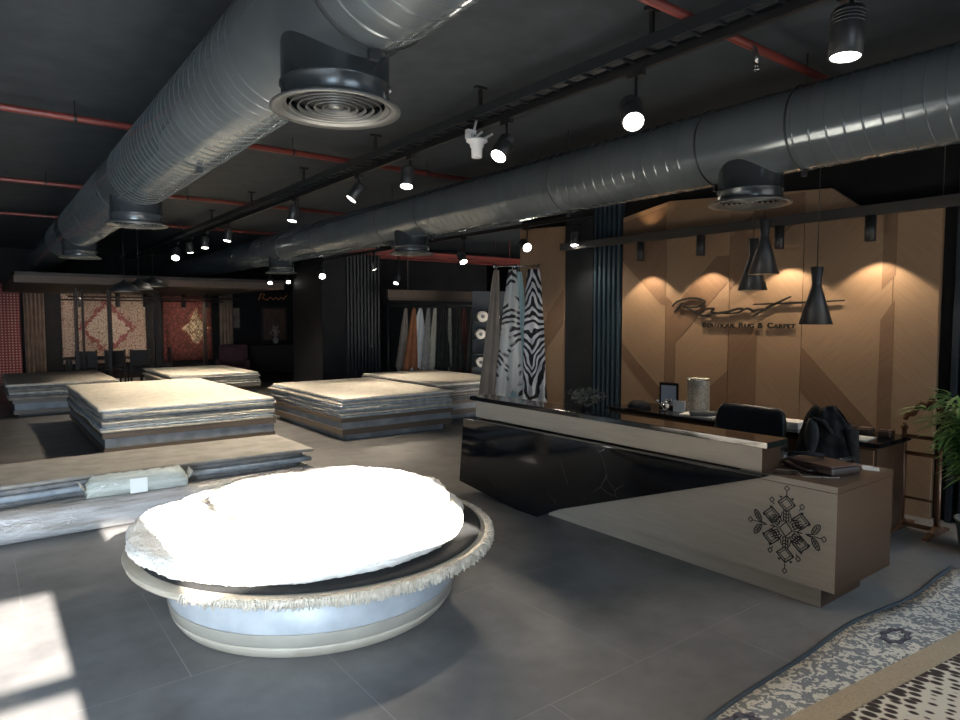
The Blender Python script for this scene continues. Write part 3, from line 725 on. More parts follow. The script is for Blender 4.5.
for s2 in (-1, 1):
    for t2 in (-1, 1):
        ctr = Vector((0.18 * s2, 0.043 * t2)); dr_ = Vector((0.5 * s2, 0.8 * t2)).normalized(); nn = Vector((-dr_.y, dr_.x))
        P = [ctr + dr_ * (0.038 * math.cos(q * PI / 6)) + nn * (0.017 * math.sin(q * PI / 6)) for q in range(12)]
        for i in range(12): line(P[i], P[(i + 1) % 12], 0.0026)
        line(ctr - dr_ * 0.038, ctr + dr_ * 0.038, 0.002)
        for q in (-0.015, 0.0, 0.015): line(ctr + dr_ * (q - 0.008), ctr + dr_ * (q + 0.006) + nn * 0.013, 0.0018); line(ctr + dr_ * (q - 0.008), ctr + dr_ * (q + 0.006) - nn * 0.013, 0.0018)
        line((0.12 * s2, 0.0), ctr - dr_ * 0.038, 0.0028)
tag(b.build('snowflake_motif', M['ink'], desk), 'black line snowflake ornament on the pale front')

# things on the low end of the desk
Z0 = 0.74
def soft_box(w, d, h, r=0.02, n=6, seed=0, amp=0.004):
    bb = MB(); bb.box(-w / 2, w / 2, -d / 2, d / 2, 0, h, bev=min(r, h * 0.45)); return bb
root = thing('laptop_bag', 'flat black and brown leather laptop bag lying on the desk end', 'bag', (4.22, 1.98, Z0), R(-14))
b = soft_box(0.26, 0.36, 0.055, 0.02); b.build('bag_body', M['bag'], root)
b = MB(); b.box(-0.12, 0.12, -0.17, 0.17, 0.055, 0.061, bev=0.002); b.build('bag_flap', noisy('worn_brown_leather', (0.075, 0.045, 0.038), (0.11, 0.07, 0.06), 10, 0.3), root)
b = MB(); b.tube([(-0.11, 0.13, 0.03), (-0.17, 0.11, 0.05), (-0.19, 0.03, 0.035), (-0.17, -0.05, 0.02), (-0.125, -0.06, 0.02)], 0.009, 8); b.build('bag_handle', M['bag'], root)
b = MB(); b.tube([(0.0, 0.16, 0.045), (-0.05, 0.22, 0.075), (-0.02, 0.10, 0.09), (0.08, 0.05, 0.075)], 0.014, 8); b.build('shoulder_strap', M['jacket'], root)
b = MB(); b.box(-0.05, 0.05, -0.045, 0.045, 0.0, 0.003); b.box(-0.02, 0.07, -0.01, 0.05, 0.003, 0.006)
tag(b.build('paper_note', M['paper'], loc=(4.50, 1.80, Z0), rot=(0, 0, 0.4)), 'sheet of paper at the far corner of the desk end behind the laptop bag', 'paper')
b = MB()
rows = []
for i in range(5):
    a = i / 4
    rows.append([(0.035 * math.cos(k * PI / 6) * (1 + .25 * a) + random.uniform(-.004, .004), 0.03 * math.sin(k * PI / 6) * (1 + .25 * a) + random.uniform(-.004, .004), 0.055 * a) for k in range(12)])
V = b.grid(rows, closed_v=True); b.cap(V[0])
tag(b.build('paper_bag', M['cloth_orange'], loc=(4.10, 2.25, Z0)), 'small crumpled orange paper bag beside the laptop bag', 'bag')
b = MB(); b.lathe([(0.022, 0.0), (0.024, 0.004), (0.034, 0.085), (0.032, 0.085), (0.022, 0.008), (0.001, 0.008)], n=24)
tag(b.build('drinking_glass', M['glass'], loc=(4.19, 2.22, Z0)), 'small clear tea glass behind the laptop bag', 'glass')
for i, (pts, lab) in enumerate(((((3.90, 2.12), (3.95, 2.00), (4.02, 2.08), (4.06, 1.92), (3.98, 1.85)), 'thin dark cable looping over the front edge of the desk end'),
                                (((4.0, 2.16), (4.06, 2.05), (3.94, 1.96), (4.03, 1.86), (4.10, 1.80)), 'pale thin cable curling beside the laptop bag'))):
    b = MB(); P = []
    for k in range(len(pts) - 1):
        for t in range(6): u = t / 6; P.append((pts[k][0] * (1 - u) + pts[k + 1][0] * u, pts[k][1] * (1 - u) + pts[k + 1][1] * u, Z0 + 0.0035))
    b.tube(P, 0.003, 6); tag(b.build('cable', M['black'] if i == 0 else M['rug_b']), lab, 'cable')
# plants on the raised counter
def bush(x, y, z, label, n, r, h, mat, seed, leaf=0.02):
    rnd = random.Random(seed)
    root = thing('small_plant', label, 'plant', (x, y, z))
    b = MB(); b.lathe([(0.03, 0), (0.045, 0.06), (0.042, 0.06), (0.001, 0.055)], n=20); b.build('pot', M['black'], root)
    b = MB()
    for i in range(n):
        a = rnd.uniform(0, 2 * PI); rr = rnd.uniform(0.2, 1) * r; hh = 0.06 + rnd.uniform(0.1, 1) * h * (1 - 0.4 * rr / r)
        tip = Vector((rr * math.cos(a), rr * math.sin(a), hh)); b.tube([(0, 0, 0.055), tip * 0.5 + Vector((0, 0, 0.03)), tip], [0.002, 0.0015, 0.001], 4)
        for q in range(7):
            u = rnd.uniform(0.45, 1.05); c = tip * u + Vector((0, 0, 0.02 * (1 - u))); d = Vector((rnd.uniform(-1, 1), rnd.uniform(-1, 1), rnd.uniform(-.5, 1))).normalized(); s = Vector((rnd.uniform(-1, 1), rnd.uniform(-1, 1), rnd.uniform(-1, 1))).cross(d).normalized()
            v = [b.bm.verts.new(c), b.bm.verts.new(c + d * leaf * .5 + s * leaf * .35), b.bm.verts.new(c + d * leaf), b.bm.verts.new(c + d * leaf * .5 - s * leaf * .35)]
            b.bm.faces.new(v)
    b.build('foliage', mat, root)
bush(4.06, 3.86, 0.935, 'small grey green bushy plant in a black pot on the raised counter', 90, 0.17, 0.15, M['leaf_dark'], 3, 0.028)

# ------------------------------------------------------------------ credenza behind desk
cr = thing('credenza', 'low dark credenza with glossy black top against the oak wall', 'cabinet', (5.38, 2.1, 0))
b = MB(); b.box(0.02, 0.58, 0.02, 2.7, 0.0, 0.715)
for f in b.bm.faces:
    c = f.calc_center_median(); f.material_index = 0
b.build('cabinet_body', wood('credenza_brown', (0.075, 0.045, 0.028), (0.11, 0.065, 0.04), rough=0.4), cr)
b = MB(); b.box(0, 0.6, 0, 2.72, 0.715, 0.75, bev=0.003); b.build('cabinet_top', M['gloss'], cr)
for k in range(4):
    b = MB(); b.box(0.0, 0.02, 0.04 + k * 0.67, 0.69 + k * 0.67, 0.06, 0.69, bev=0.003); d = b.build('cabinet_door', wood('credenza_door', (0.16, 0.095, 0.055), (0.21, 0.125, 0.075), rough=0.4) if k == 0 else bpy.data.materials['credenza_door'], cr)
    b = MB(); b.tube([(-0.012, 0.60 + k * 0.67, 0.5), (-0.012, 0.60 + k * 0.67, 0.62)], 0.005, 6); b.build('handle', M['chrome'], d)
Zc = 0.75
# cap
root = thing('flat_cap', 'black cap lying at the left end of the credenza', 'cap', (5.56, 4.52, Zc), R(20))
b = MB(); b.lathe([(0.12, 0.0), (0.125, 0.02), (0.105, 0.055), (0.07, 0.075), (0.001, 0.08)], n=28); b.build('crown', M['jacket'], root)
b = MB(); b.box(-0.20, -0.09, -0.085, 0.085, 0.0, 0.014, bev=0.006); b.build('peak', M['gloss'], root)
# ornament bouquet
root = thing('flower_ornament', 'small cluster of white and brown glass flowers beside the black cap', 'ornament', (5.60, 4.22, Zc))
rnd = random.Random(5)
for i in range(12):
    a = rnd.uniform(0, 6.28); rr = rnd.uniform(0.01, 0.09); h = rnd.uniform(0.035, 0.11)
    b = MB(); b.tube([(0, 0, 0.0), (rr * math.cos(a), rr * math.sin(a), h)], 0.0025, 5)
    b.lathe([(0.001, h - 0.012), (0.018, h), (0.012, h + 0.013), (0.001, h + 0.006)], c=(rr * math.cos(a), rr * math.sin(a), 0), n=9)
    b.build('flower', M['white'] if i % 3 == 0 else (M['chrome'] if i % 3 == 1 else M['bag']), root)
b = MB(); b.lathe([(0.05, 0), (0.05, 0.006)], n=20); b.build('base', M['black'], root)
# picture frame
root = thing('photo_frame', 'dark framed certificate leaning on the credenza', 'picture frame', (5.80, 4.32, Zc), R(8))
b = MB(); b.box(-0.012, 0.0, -0.11, 0.11, 0.0, 0.27, bev=0.003); b.box(0.0, 0.07, -0.015, 0.015, 0.0, 0.006); b.tube([(0.0, 0, 0.2), (0.07, 0, 0.004)], 0.005, 5); b.build('frame', M['black'], root)
b = MB(); b.box(-0.016, -0.012, -0.085, 0.085, 0.03, 0.24); b.build('certificate', base_mat('certificate_paper', (0.50, 0.56, 0.66), 0.5)[0], root)
# white card holder
root = thing('card_stand', 'small cream card with a clip in front of the certificate', 'card', (5.66, 4.09, Zc), R(10))
b = MB(); b.box(-0.006, 0.006, -0.065, 0.065, 0.0, 0.11, bev=0.002); b.box(-0.02, 0.03, -0.05, 0.05, 0.0, 0.008); b.build('card', M['paper'], root)
b = MB(); b.tube([(-0.008, -0.02, 0.09), (-0.012, -0.02, 0.12), (-0.012, 0.02, 0.12), (-0.008, 0.02, 0.09)], 0.003, 6); b.build('clip', M['chrome'], root)
# textured tin
root = thing('metal_vase', 'tall hammered silver cylinder vase on the credenza', 'vase', (5.82, 3.98, Zc))
b = MB(); b.lathe([(0.108, 0), (0.112, 0.01), (0.112, 0.325), (0.115, 0.335), (0.107, 0.338), (0.105, 0.02), (0.001, 0.02)], n=40); b.build('vase_body', M['tin'], root)
b = MB(); b.lathe([(0.1125, 0.322), (0.117, 0.325), (0.117, 0.337), (0.1125, 0.34)], n=40, caps=False); b.build('rim', M['chrome'], root)
# papers, rolled
b = MB(); b.box(-0.12, 0.12, -0.16, 0.16, 0, 0.012, bev=0.003); b.box(-0.11, 0.13, -0.13, 0.17, 0.012, 0.018)
tag(b.build('paper_stack', M['paper'], loc=(5.56, 3.78, Zc), rot=(0, 0, 0.25)), 'loose white papers in front of the silver vase', 'papers')
b = MB(); b.tube([(0, -0.16, 0.025), (0, 0.16, 0.025)], 0.024, 14)
tag(b.build('rolled_catalogue', M['rug_c'], loc=(5.50, 3.66, Zc + 0.019), rot=(0, 0, 0.9)), 'dark rolled catalogue on the white papers', 'catalogue')
b = MB()
for k in range(5): b.box(-0.1, 0.1, -0.14, 0.14, k * 0.012, k * 0.012 + 0.010, bev=0.002)
tag(b.build('paper_stack', M['paper'], loc=(5.62, 2.95, Zc), rot=(0, 0, 0.1)), 'thick stack of papers between the two office chairs', 'papers')
b = MB(); b.box(-0.11, 0.11, -0.08, 0.12, 0, 0.008, bev=0.002)
tag(b.build('paper_sheet', M['paper'], loc=(5.53, 2.30, Zc), rot=(0, 0, 0.05)), 'white open sheet at the right end of the credenza', 'papers')
for i, yy in enumerate((2.50, 2.36, 2.21)):
    root = thing('leather_case', ('left', 'middle', 'right')[i] + ' one of three small brown leather cases on the credenza end', 'case', (5.78, yy, Zc), R(12), 'brown leather cases on the credenza')
    b = MB(); b.box(-0.09, 0.09, -0.05, 0.05, 0.0, 0.05, bev=0.018); b.build('case_body', M['bag'], root)
    b = MB(); b.box(-0.05, 0.05, -0.048, 0.048, 0.046, 0.056, bev=0.004); b.build('case_lid', noisy('case_brown_%d' % i, (0.12, 0.07, 0.06), (0.16, 0.10, 0.09), 12, 0.3), root)

# ------------------------------------------------------------------ office chairs
def office_chair(x, y, rz, label, w=0.60, top=0.985, arm=0.33):
    root = thing('office_chair', label, 'chair', (x, y, 0), rz)
    b = MB()
    for k in range(5):
        a = k * 2 * PI / 5; b.tube([(0.03 * math.cos(a), 0.03 * math.sin(a), 0.1), (0.3 * math.cos(a), 0.3 * math.sin(a), 0.07)], [0.025, 0.015], 8)
    b.build('star_base', M['black'], root)
    for k in range(5):
        a = k * 2 * PI / 5; b = MB(); b.lathe([(0.02, -0.02), (0.028, -0.018), (0.028, 0.018), (0.02, 0.02)], c=(0.3 * math.cos(a), 0.3 * math.sin(a), 0.029), axis='X', n=14); b.build('castor', M['black'], root)
    b = MB(); b.tube([(0, 0, 0.09), (0, 0, 0.44)], 0.025, 12); b.build('gas_lift', M['chrome'], root)
    b = MB(); b.box(-0.26, 0.26, -0.25, 0.25, 0.44, 0.54, bev=0.035); b.build('seat', M['leather'], root)
    b = MB()
    rows = []
    for i in range(15):
        t = i / 14; z = 0.56 + (top - 0.56) * t; hw = w / 2 * (0.9 + 0.1 * math.sin(PI * t)); 
        if t > 0.9: hw *= 1 - (t - 0.9) * 1.0
        off = 0.27 + 0.05 * t; th = 0.045 if 0.05 < t < 0.95 else 0.02
        row = []
        for k in range(28):
            a = 2 * PI * k / 28; cx = abs(math.cos(a)) ** 0.3 * math.copysign(1, math.cos(a)); sy = abs(math.sin(a)) ** 0.8 * math.copysign(1, math.sin(a))
            row.append((off + th * sy - 0.05 * (1 - (cx) ** 2) * -1, hw * cx, z))
        rows.append(row)
    V = b.grid(rows, closed_v=True); b.cap(V[0]); b.cap(V[-1])
    b.build('backrest', M['leather'], root)
    for s in (-1, 1):
        b = MB(); b.tube([(0.2, s * (arm - .05), 0.5), (0.2, s * arm, 0.55), (0.2, s * arm, 0.66), (-0.12, s * arm, 0.67)], 0.017, 8); b.build('armrest', M['black'], root)
    return root
office_chair(4.97, 3.08, R(2), 'black leather office chair with wide low back behind the raised counter', 0.64, 0.945, 0.29)
ch2 = office_chair(4.97, 2.46, R(-3), 'office chair draped with a dark jacket behind the desk end', 0.40, 0.90, 0.26)
# jacket over the second chair
b = MB()
rnd = random.Random(11)
rows = []
N = 40
for i in range(22):
    t = i / 21
    z = 1.0 - 0.48 * t
    hw = 0.085 + 0.125 * min(1, t * 2.2) ** 0.75 + 0.025 * t; th = 0.03 + 0.085 * min(1, t * 2.5)
    row = []
    for k in range(N):
        a = 2 * PI * k / N
        f = 1 + 0.12 * math.sin(5 * a + 3 * t) * t + 0.05 * math.sin(11 * a + 5 * t)
        nz = noise.noise(Vector((math.cos(a) * 2, math.sin(a) * 2, t * 4))) * 0.03
        row.append((0.30 + th * math.sin(a) * f + nz, (hw * math.cos(a)) * (1 + 0.03 * math.sin(9 * t)) + nz, z + (0.02 * math.cos(3 * a) if t < 0.3 else 0)))
    rows.append(row)
V = b.grid(rows, closed_v=True); b.cap(V[0])
jk = thing('jacket', 'dark grey hooded jacket hung over the back of the second office chair', 'jacket', (4.97, 2.46, 0), R(-3))
# local +X is chair back side; camera sees the face towards -X world after rotation
b.build('jacket_shell', M['jacket'], jk)
b = MB()
rows = []
for i in range(10):
    t = i / 9; z = 0.92 - 0.30 * t; hw = 0.01 + 0.05 * math.sin(PI * min(1, t * 0.9 + 0.1))
    rows.append([(0.30 - 0.118 - 0.02 * math.sin(PI * k / 8) * 1, 0.05 + hw * (k / 4 - 1), z) for k in range(9)])
b.grid(rows)
o = b.build('lining', M['jacket_lining'], jk); sm = o.modifiers.new('s', 'SOLIDIFY'); sm.thickness = 0.01
b = MB()
b.tube([(0.21, 0.12, 0.86), (0.185, 0.04, 0.915), (0.19, -0.04, 0.90), (0.20, -0.10, 0.82)], [0.012, 0.02, 0.02, 0.012], 10)
b.build('collar', M['jacket'], jk)
b = MB(); rows = []
for i in range(9):
    t = i / 8; rows.append([(0.27 + 0.03 * t + (0.05 - 0.02 * t) * math.sin(2 * PI * k / 14), -0.205 - 0.02 * t + (0.05 - 0.01 * t) * math.cos(2 * PI * k / 14), 0.86 - 0.36 * t) for k in range(14)])
V = b.grid(rows, closed_v=True); b.cap(V[0]); b.cap(V[-1]); b.build('sleeve', M['jacket'], jk)

# ------------------------------------------------------------------ valet stand and palm
root = thing('valet_stand', 'polished walnut clothes valet stand beside the oak wall', 'valet stand', (5.92, 2.0, 0))
for s, lbl in ((0.13, 1), (-0.12, -1)):
    b = MB(); b.tube([(0, s, 0.04), (0, s, 0.25), (0, s, 0.6), (0, s, 0.80), (0, s, 0.86)], [0.020, 0.024, 0.020, 0.018, 0.014], 12)
    b.lathe([(0.012, 0.80), (0.026, 0.815), (0.026, 0.83), (0.012, 0.845)], c=(0, s, 0), n=16)
    b.build('upright', M['brown_wood'], root)
b = MB()
P = []
for k in range(17):
    u = k / 16; P.append((0, 0.13 - 0.25 * u, 0.86 + 0.17 * math.sin(PI * (0.05 + 0.62 * u)) + 0.02 * math.sin(6 * PI * u)))
b.tube(P, [0.017 + 0.010 * abs(math.sin(3.3 * PI * k / 16)) for k in range(17)], 12)
b.build('coat_hanger', M['brown_wood'], root)
b = MB(); b.lathe([(0.012, 0.98), (0.022, 1.0), (0.012, 1.02), (0.018, 1.045), (0.002, 1.085)], c=(0, -0.04, 0), n=14); b.build('finial', M['brown_wood'], root)
for z, w in ((0.76, 0.012), (0.62, 0.016), (0.26, 0.010)):
    b = MB(); b.tube([(0, 0.125, z), (0, -0.115, z)], w, 8); b.build('rail', M['brown_wood'], root)
b = MB(); b.box(-0.035, 0.035, -0.14, 0.15, 0.745, 0.755, bev=0.003); b.build('tray', M['brown_wood'], root)
for s in (0.13, -0.12):
    b = MB(); b.prism([(-0.23, 0.0), (0.23, 0.0), (0.23, 0.02), (0.10, 0.04), (0.03, 0.075), (-0.03, 0.075), (-0.10, 0.04), (-0.23, 0.02)], s - 0.018, s + 0.018, 'Y'); b.build('foot', M['brown_wood'], root)
b = MB(); b.box(-0.02, 0.02, -0.12, 0.13, 0.03, 0.055); b.build('stretcher', M['brown_wood'], root)

root = thing('potted_palm', 'leafy green bamboo palm in a grey pot at the right edge', 'plant', (5.66, 1.52, 0))
b = MB(); b.lathe([(0.11, 0.0), (0.12, 0.01), (0.155, 0.24), (0.165, 0.245), (0.165, 0.26), (0.148, 0.26), (0.14, 0.22), (0.001, 0.22)], n=36); b.build('pot', M['pot'], root)
b = MB(); b.lathe([(0.139, 0.221), (0.001, 0.228)], n=24); b.build('soil', M['soil'], root)
rnd = random.Random(21)
st_ = MB(); lf = MB()
def leaf(bb, base, d, up, L, w):
    side = d.cross(up).normalized(); rows = []
    for i in range(5):
        t = i / 4; c = base + d * L * t + Vector((0, 0, -0.35 * L * t * t)); ww = w * math.sin(PI * (0.12 + 0.88 * t)) ** 0.8 + 0.0004
        rows.append([c + side * ww, c - up * 0.0 + Vector((0, 0, 0.003)), c - side * ww])
    bb.grid(rows)
for i in range(34):
    a = rnd.uniform(0, 2 * PI); tilt = rnd.uniform(0.05, 0.36); Ht = rnd.uniform(0.62, 0.98)
    pts = []
    for k in range(10):
        t = k / 9; rr = tilt * (t ** 1.8); z = 0.22 + Ht * t - 0.22 * tilt * t ** 4
        pts.append(Vector((rr * math.cos(a), rr * math.sin(a), z)))
    st_.tube(pts, [0.005 - 0.0035 * k / 9 for k in range(10)], 5)
    for k in range(5, 10):
        for q in range(6):
            d = Vector((math.cos(a + rnd.uniform(-1.9, 1.9)), math.sin(a + rnd.uniform(-1.9, 1.9)), rnd.uniform(-0.15, 0.6))).normalized()
            leaf(lf, pts[k] + Vector((0, 0, rnd.uniform(-.02, .02))), d, Vector((0, 0, 1)), rnd.uniform(0.14, 0.24), rnd.uniform(0.010, 0.016))
st_.build('stems', M['leaf'], root); lf.build('foliage', M['leaf'], root)

# ------------------------------------------------------------------ rug piles
ORD = ['top', 'second', 'third', 'fourth', 'fifth', 'sixth', 'seventh', 'eighth', 'ninth', 'tenth', 'eleventh', 'twelfth']
def rug_slab(name, x0, x1, y0, y1, z, th, mat, seed, amp=0.03, zamp=0.006, parent=None, droop=0.0, n=26):
    rnd = random.Random(seed)
    per = []
    for i in range(n): per.append((x0 + (x1 - x0) * i / n, y0))
    for i in range(n): per.append((x1, y0 + (y1 - y0) * i / n))
    for i in range(n): per.append((x1 - (x1 - x0) * i / n, y1))
    for i in range(n): per.append((x0, y1 - (y1 - y0) * i / n))
    cx, cy = (x0 + x1) / 2, (y0 + y1) / 2
    off = Vector((rnd.uniform(0, 50), rnd.uniform(0, 50), seed * 3.1))
    def wob(p):
        nx = noise.noise(Vector((p[0] * 1.3, p[1] * 1.3, 0)) + off); ny = noise.noise(Vector((p[0] * 1.3, p[1] * 1.3, 9)) + off)
        fx = noise.noise(Vector((p[0] * 9, p[1] * 9, 4)) + off) * 0.25
        return (p[0] + (nx + fx) * amp, p[1] + (ny + fx) * amp)
    per = [wob(p) for p in per]
    def zw(p, k=1.0): return zamp * noise.noise(Vector((p[0] * 2.6, p[1] * 2.6, seed // 100))) * k + zamp * .5 * noise.noise(Vector((p[0] * 9, p[1] * 9, seed // 100)))
    b = MB(); rows = []
    def ring(s, dz, inset=0.0, dr=0.0):
        row = []
        for p in per:
            q = Vector((p[0] - cx, p[1] - cy)); L = q.length; q = q * ((L - inset) / L) * s
            pp = (cx + q.x, cy + q.y); row.append((pp[0], pp[1], z + dz + zw(pp) - dr))
        return row
    rows = [ring(0.02, 0.0), ring(0.6, 0.0), ring(1, 0.0, 0.03), ring(1, th * 0.12, 0.006, droop), ring(1, th * 0.5, 0.0, droop), ring(1, th * 0.86, 0.006, droop), ring(1, th, 0.03, droop * .5), ring(1, th, 0.09), ring(0.8, th), ring(0.4, th), ring(0.02, th)]
    V = b.grid(rows, closed_v=True); b.cap(V[0], rev=True); b.cap(V[-1])
    return b.build(name, mat, parent)
def platform(x0, x1, y0, y1, layers, label):
    root = thing('display_platform', label, 'platform', ((x0 + x1) / 2, (y0 + y1) / 2, 0))
    hx, hy = (x1 - x0) / 2, (y1 - y0) / 2
    for nm, z0, z1, ins, mt in layers:
        b = MB(); b.box(-hx + ins, hx - ins, -hy + ins, hy - ins, z0, z1, bev=0.004); b.build(nm, mt, root)
LA = [('recessed_base', 0, 0.05, 0.07, M['plat_dark']), ('lower_band', 0.05, 0.12, 0.0, M['plat_brown']), ('plaster_band', 0.12, 0.235, 0.015, M['plat_blue']), ('upper_band', 0.235, 0.31, -0.01, M['plat_brown'])]
LB = [('recessed_base', 0, 0.09, 0.10, M['plat_blue']), ('lower_band', 0.09, 0.17, 0.0, M['plat_brown']), ('plaster_band', 0.17, 0.265, 0.015, M['plat_blue']), ('upper_band', 0.265, 0.325, -0.01, M['plat_brown'])]
def pile(x0, x1, y0, y1, z0, ztop, n, where, group, seed, top_mat, mats, step=0.0, over=0.005):
    th = (ztop - z0) / n
    for k in range(n):
        i = n - 1 - k                                           # i = 0 is the top rug
        rnd = random.Random(seed * 31 + k)
        dx = rnd.uniform(-0.03, 0.03); dy = rnd.uniform(-0.03, 0.03); sh = step * (k / n)
        o = rug_slab('folded_rug', x0 - over + sh + dx, x1 + over - sh + dx, y0 - over + sh + dy, y1 + over - sh + dy, z0 + k * th + 0.0015, th - 0.002, top_mat if i == 0 else mats[(k + seed) % len(mats)], seed * 100 + k, zamp=0.004, droop=0.0 if i else 0.003)
        if i == 0: lab = 'cream top rug of the pile ' + where
        else: lab = ORD[i] + ' rug from the top of the pile ' + where
        tag(o, lab, 'rug', group)
platform(1.17, 3.28, 9.05, 12.8, LA, 'banded grey and brown platform under the pile left of centre')
pile(1.17, 3.28, 9.05, 12.8, 0.31, 0.60, 9, 'left of centre', 'rugs piled on the left centre platform', 1, M['cream'], [M['rug_a'], M['rug_b'], M['rug_d'], M['rug_a'], M['rug_b'], M['rug_c']])
platform(3.93, 5.76, 8.28, 11.0, LB, 'banded blue grey platform in the middle of the shop beside the desk')
pile(3.93, 5.76, 8.28, 11.0, 0.325, 0.605, 8, 'in the middle of the shop', 'rugs piled on the middle platform', 2, M['cream'], [M['rug_d'], M['rug_a'], M['rug_d'], M['rug_b']])
platform(5.95, 7.55, 9.0, 11.6, LB, 'brown platform partly hidden behind the desk and the middle pile')
pile(5.95, 7.6, 8.95, 11.6, 0.325, 0.63, 7, 'beside the hanging zebra hides', 'rugs piled on the right rear platform', 3, M['cream'], [M['rug_c'], M['rug_e'], M['rug_a'], M['rug_c']])
platform(2.95, 4.6, 13.6, 16.0, LA, 'small far platform behind the left centre pile')
pile(2.9, 4.6, 13.55, 16.0, 0.31, 0.60, 6, 'farthest back', 'rugs piled on the far platform', 4, M['cream'], [M['rug_a'], M['rug_b'], M['rug_a']])
platform(0.45, 2.0, 13.7, 16.3, LA, 'far left platform with a dark recessed base')
pile(0.38, 2.05, 13.6, 16.3, 0.31, 0.585, 6, 'at the far left edge', 'rugs piled on the far left platform', 5, M['rug_b'], [M['rug_c'], M['rug_a'], M['rug_e']])

# near left: long flat rugs and wrapped rolls
C0 = [(-1.5, 2.74, 6.47, 7.5, 0.0, 0.062, 'rug_c'), (-1.5, 2.64, 6.45, 7.5, 0.066, 0.05, 'rug_d'), (-1.5, 2.72, 6.42, 7.45, 0.120, 0.05, 'rug_a'), (-1.5, 2.60, 6.47, 7.45, 0.174, 0.05, 'rug_c'),
      (-1.5, 2.70, 6.41, 7.45, 0.228, 0.048, 'rug_d'), (-1.5, 2.62, 6.45, 7.45, 0.280, 0.042, 'rug_c'), (-1.5, 2.70, 6.44, 7.45, 0.326, 0.034, 'rug_top')]
for i, (a, b1, c, d, z, th, mt) in enumerate(C0):
    j = len(C0) - 1 - i
    o = rug_slab('folded_rug', a, b1, c, d, z + 0.002, th, M[mt], 60 + i, amp=0.05, zamp=0.004, n=40)
    tag(o, ('wide taupe rug on top of the low pile behind the rolls' if j == 0 else ORD[j] + ' rug from the top of the low pile behind the rolls'), 'rug', 'flat rugs in the low left pile')
def roll(x0, x1, y, z, r, mat, label, rz=0, wrap=False, squash=1.0, nm='rolled_rug'):
    root = thing(nm, label, 'rolled rug', (0, y, z))
    b = MB(); rows = []
    n = 40
    for i in range(n + 1):
        x = x0 + (x1 - x0) * i / n
        row = []
        for k in range(28):
            a = 2 * PI * k / 28
            rr = r * (1 + 0.05 * noise.noise(Vector((x * 2.5, math.cos(a) * 1.5, math.sin(a) * 1.5 + y * 3))) + 0.012 * noise.noise(Vector((x * 22, math.cos(a) * 5, math.sin(a) * 5))))
            zz = max(0.0, r * squash + rr * squash * math.sin(a)) if z < 0.001 else r * squash + rr * squash * math.sin(a)
            row.append((x, rr * math.cos(a) + rz * (x - x0), zz))
        rows.append(row)
    V = b.grid(rows, closed_v=True); b.cap(V[0], rev=True); b.cap(V[-1])
    b.build('wrapped_roll', mat, root)
    b = MB()
    P = []
    for k in range(60):
        a = k * 0.35; rr = r * (0.12 + 0.8 * k / 60) * 0.95; P.append((x1 + 0.003, rr * math.cos(a) + rz * (x1 - x0), r * squash + rr * squash * math.sin(a)))
    b.tube(P, 0.004, 5); b.build('spiral_edge', M['rug_c'], root)
    return root
def wrapmat(name, c1, c2, rough=0.22):
    m, nt, bb = base_mat(name, c1, rough, 0, 0.7)
    v = coords(nt, (0.6, 6, 6)); n = nd(nt, 'ShaderNodeTexNoise'); n.inputs['Scale'].default_value = 3; n.inputs['Detail'].default_value = 5; nt.links.new(v, n.inputs['Vector'])
    nt.links.new(ramp(nt, n.outputs['Fac'], [(0.35, c1), (0.6, c2)]), bb.inputs['Base Color'])
    v2 = coords(nt, (1, 3, 3)); n2 = nd(nt, 'ShaderNodeTexNoise'); n2.inputs['Scale'].default_value = 14; n2.inputs['Distortion'].default_value = 1.2; nt.links.new(v2, n2.inputs['Vector'])
    bump(nt, bb, n2.outputs['Fac'], 0.8, 0.02)
    return m
M['wrap_pale'] = wrapmat('wrapped_pale_roll', (0.26, 0.235, 0.21), (0.44, 0.42, 0.41))
M['wrap_dark'] = wrapmat('wrapped_dark_roll', (0.10, 0.10, 0.105), (0.20, 0.20, 0.21))
M['wrap_mid'] = wrapmat('wrapped_mid_roll', (0.24, 0.24, 0.25), (0.36, 0.36, 0.38))
roll(-1.5, 1.9, 6.02, 0.0, 0.125, M['wrap_pale'], 'long pale roll in plastic film lying on the floor in front', 0.015)
roll(-1.5, 2.55, 6.26, 0.0, 0.10, M['wrap_dark'], 'grey wrapped roll on the floor behind the front pale roll', 0.015)
# clear plastic package with folded rug on the front roll
root = thing('wrapped_package', 'folded rug in crinkled clear plastic lying on the front pale roll', 'package', (1.03, 6.13, 0.225), R(-1))
b = MB(); rows = []
for i in range(31):
    x = -0.38 + 0.76 * i / 30
    w = 0.10 * (1 + 0.1 * noise.noise(Vector((x * 8, 0, 3)))); hh = 0.19 * (0.55 + 0.45 * min(1, (0.40 - abs(x)) * 14))
    rows.append([(x, -w * math.cos(2 * PI * k / 24) * (1 + .08 * noise.noise(Vector((x * 20, k * .7, 0)))), max(0.0, hh * 0.5 + hh * 0.5 * math.sin(2 * PI * k / 24) * (1 + .14 * noise.noise(Vector((x * 22, k * .6, 5)))))) for k in range(24)])
V = b.grid(rows, closed_v=True); b.cap(V[0], rev=True); b.cap(V[-1])
M['film'] = wrapmat('crinkled_clear_film', (0.36, 0.37, 0.32), (0.55, 0.56, 0.50), 0.1)
b.build('plastic_wrapping', M['film'], root)
for x in (-0.37, 0.37):
    b = MB(); rows = []
    for i in range(6):
        t = i / 5; rows.append([(x + math.copysign(0.06 * t, x) , -0.09 + 0.18 * k / 9, 0.06 + 0.09 * t + 0.03 * noise.noise(Vector((k * 1.3, i * 1.1, x)))) for k in range(10)])
    b.grid(rows); o = b.build('film_end', M['film'], root); o.modifiers.new('s', 'SOLIDIFY').thickness = 0.003
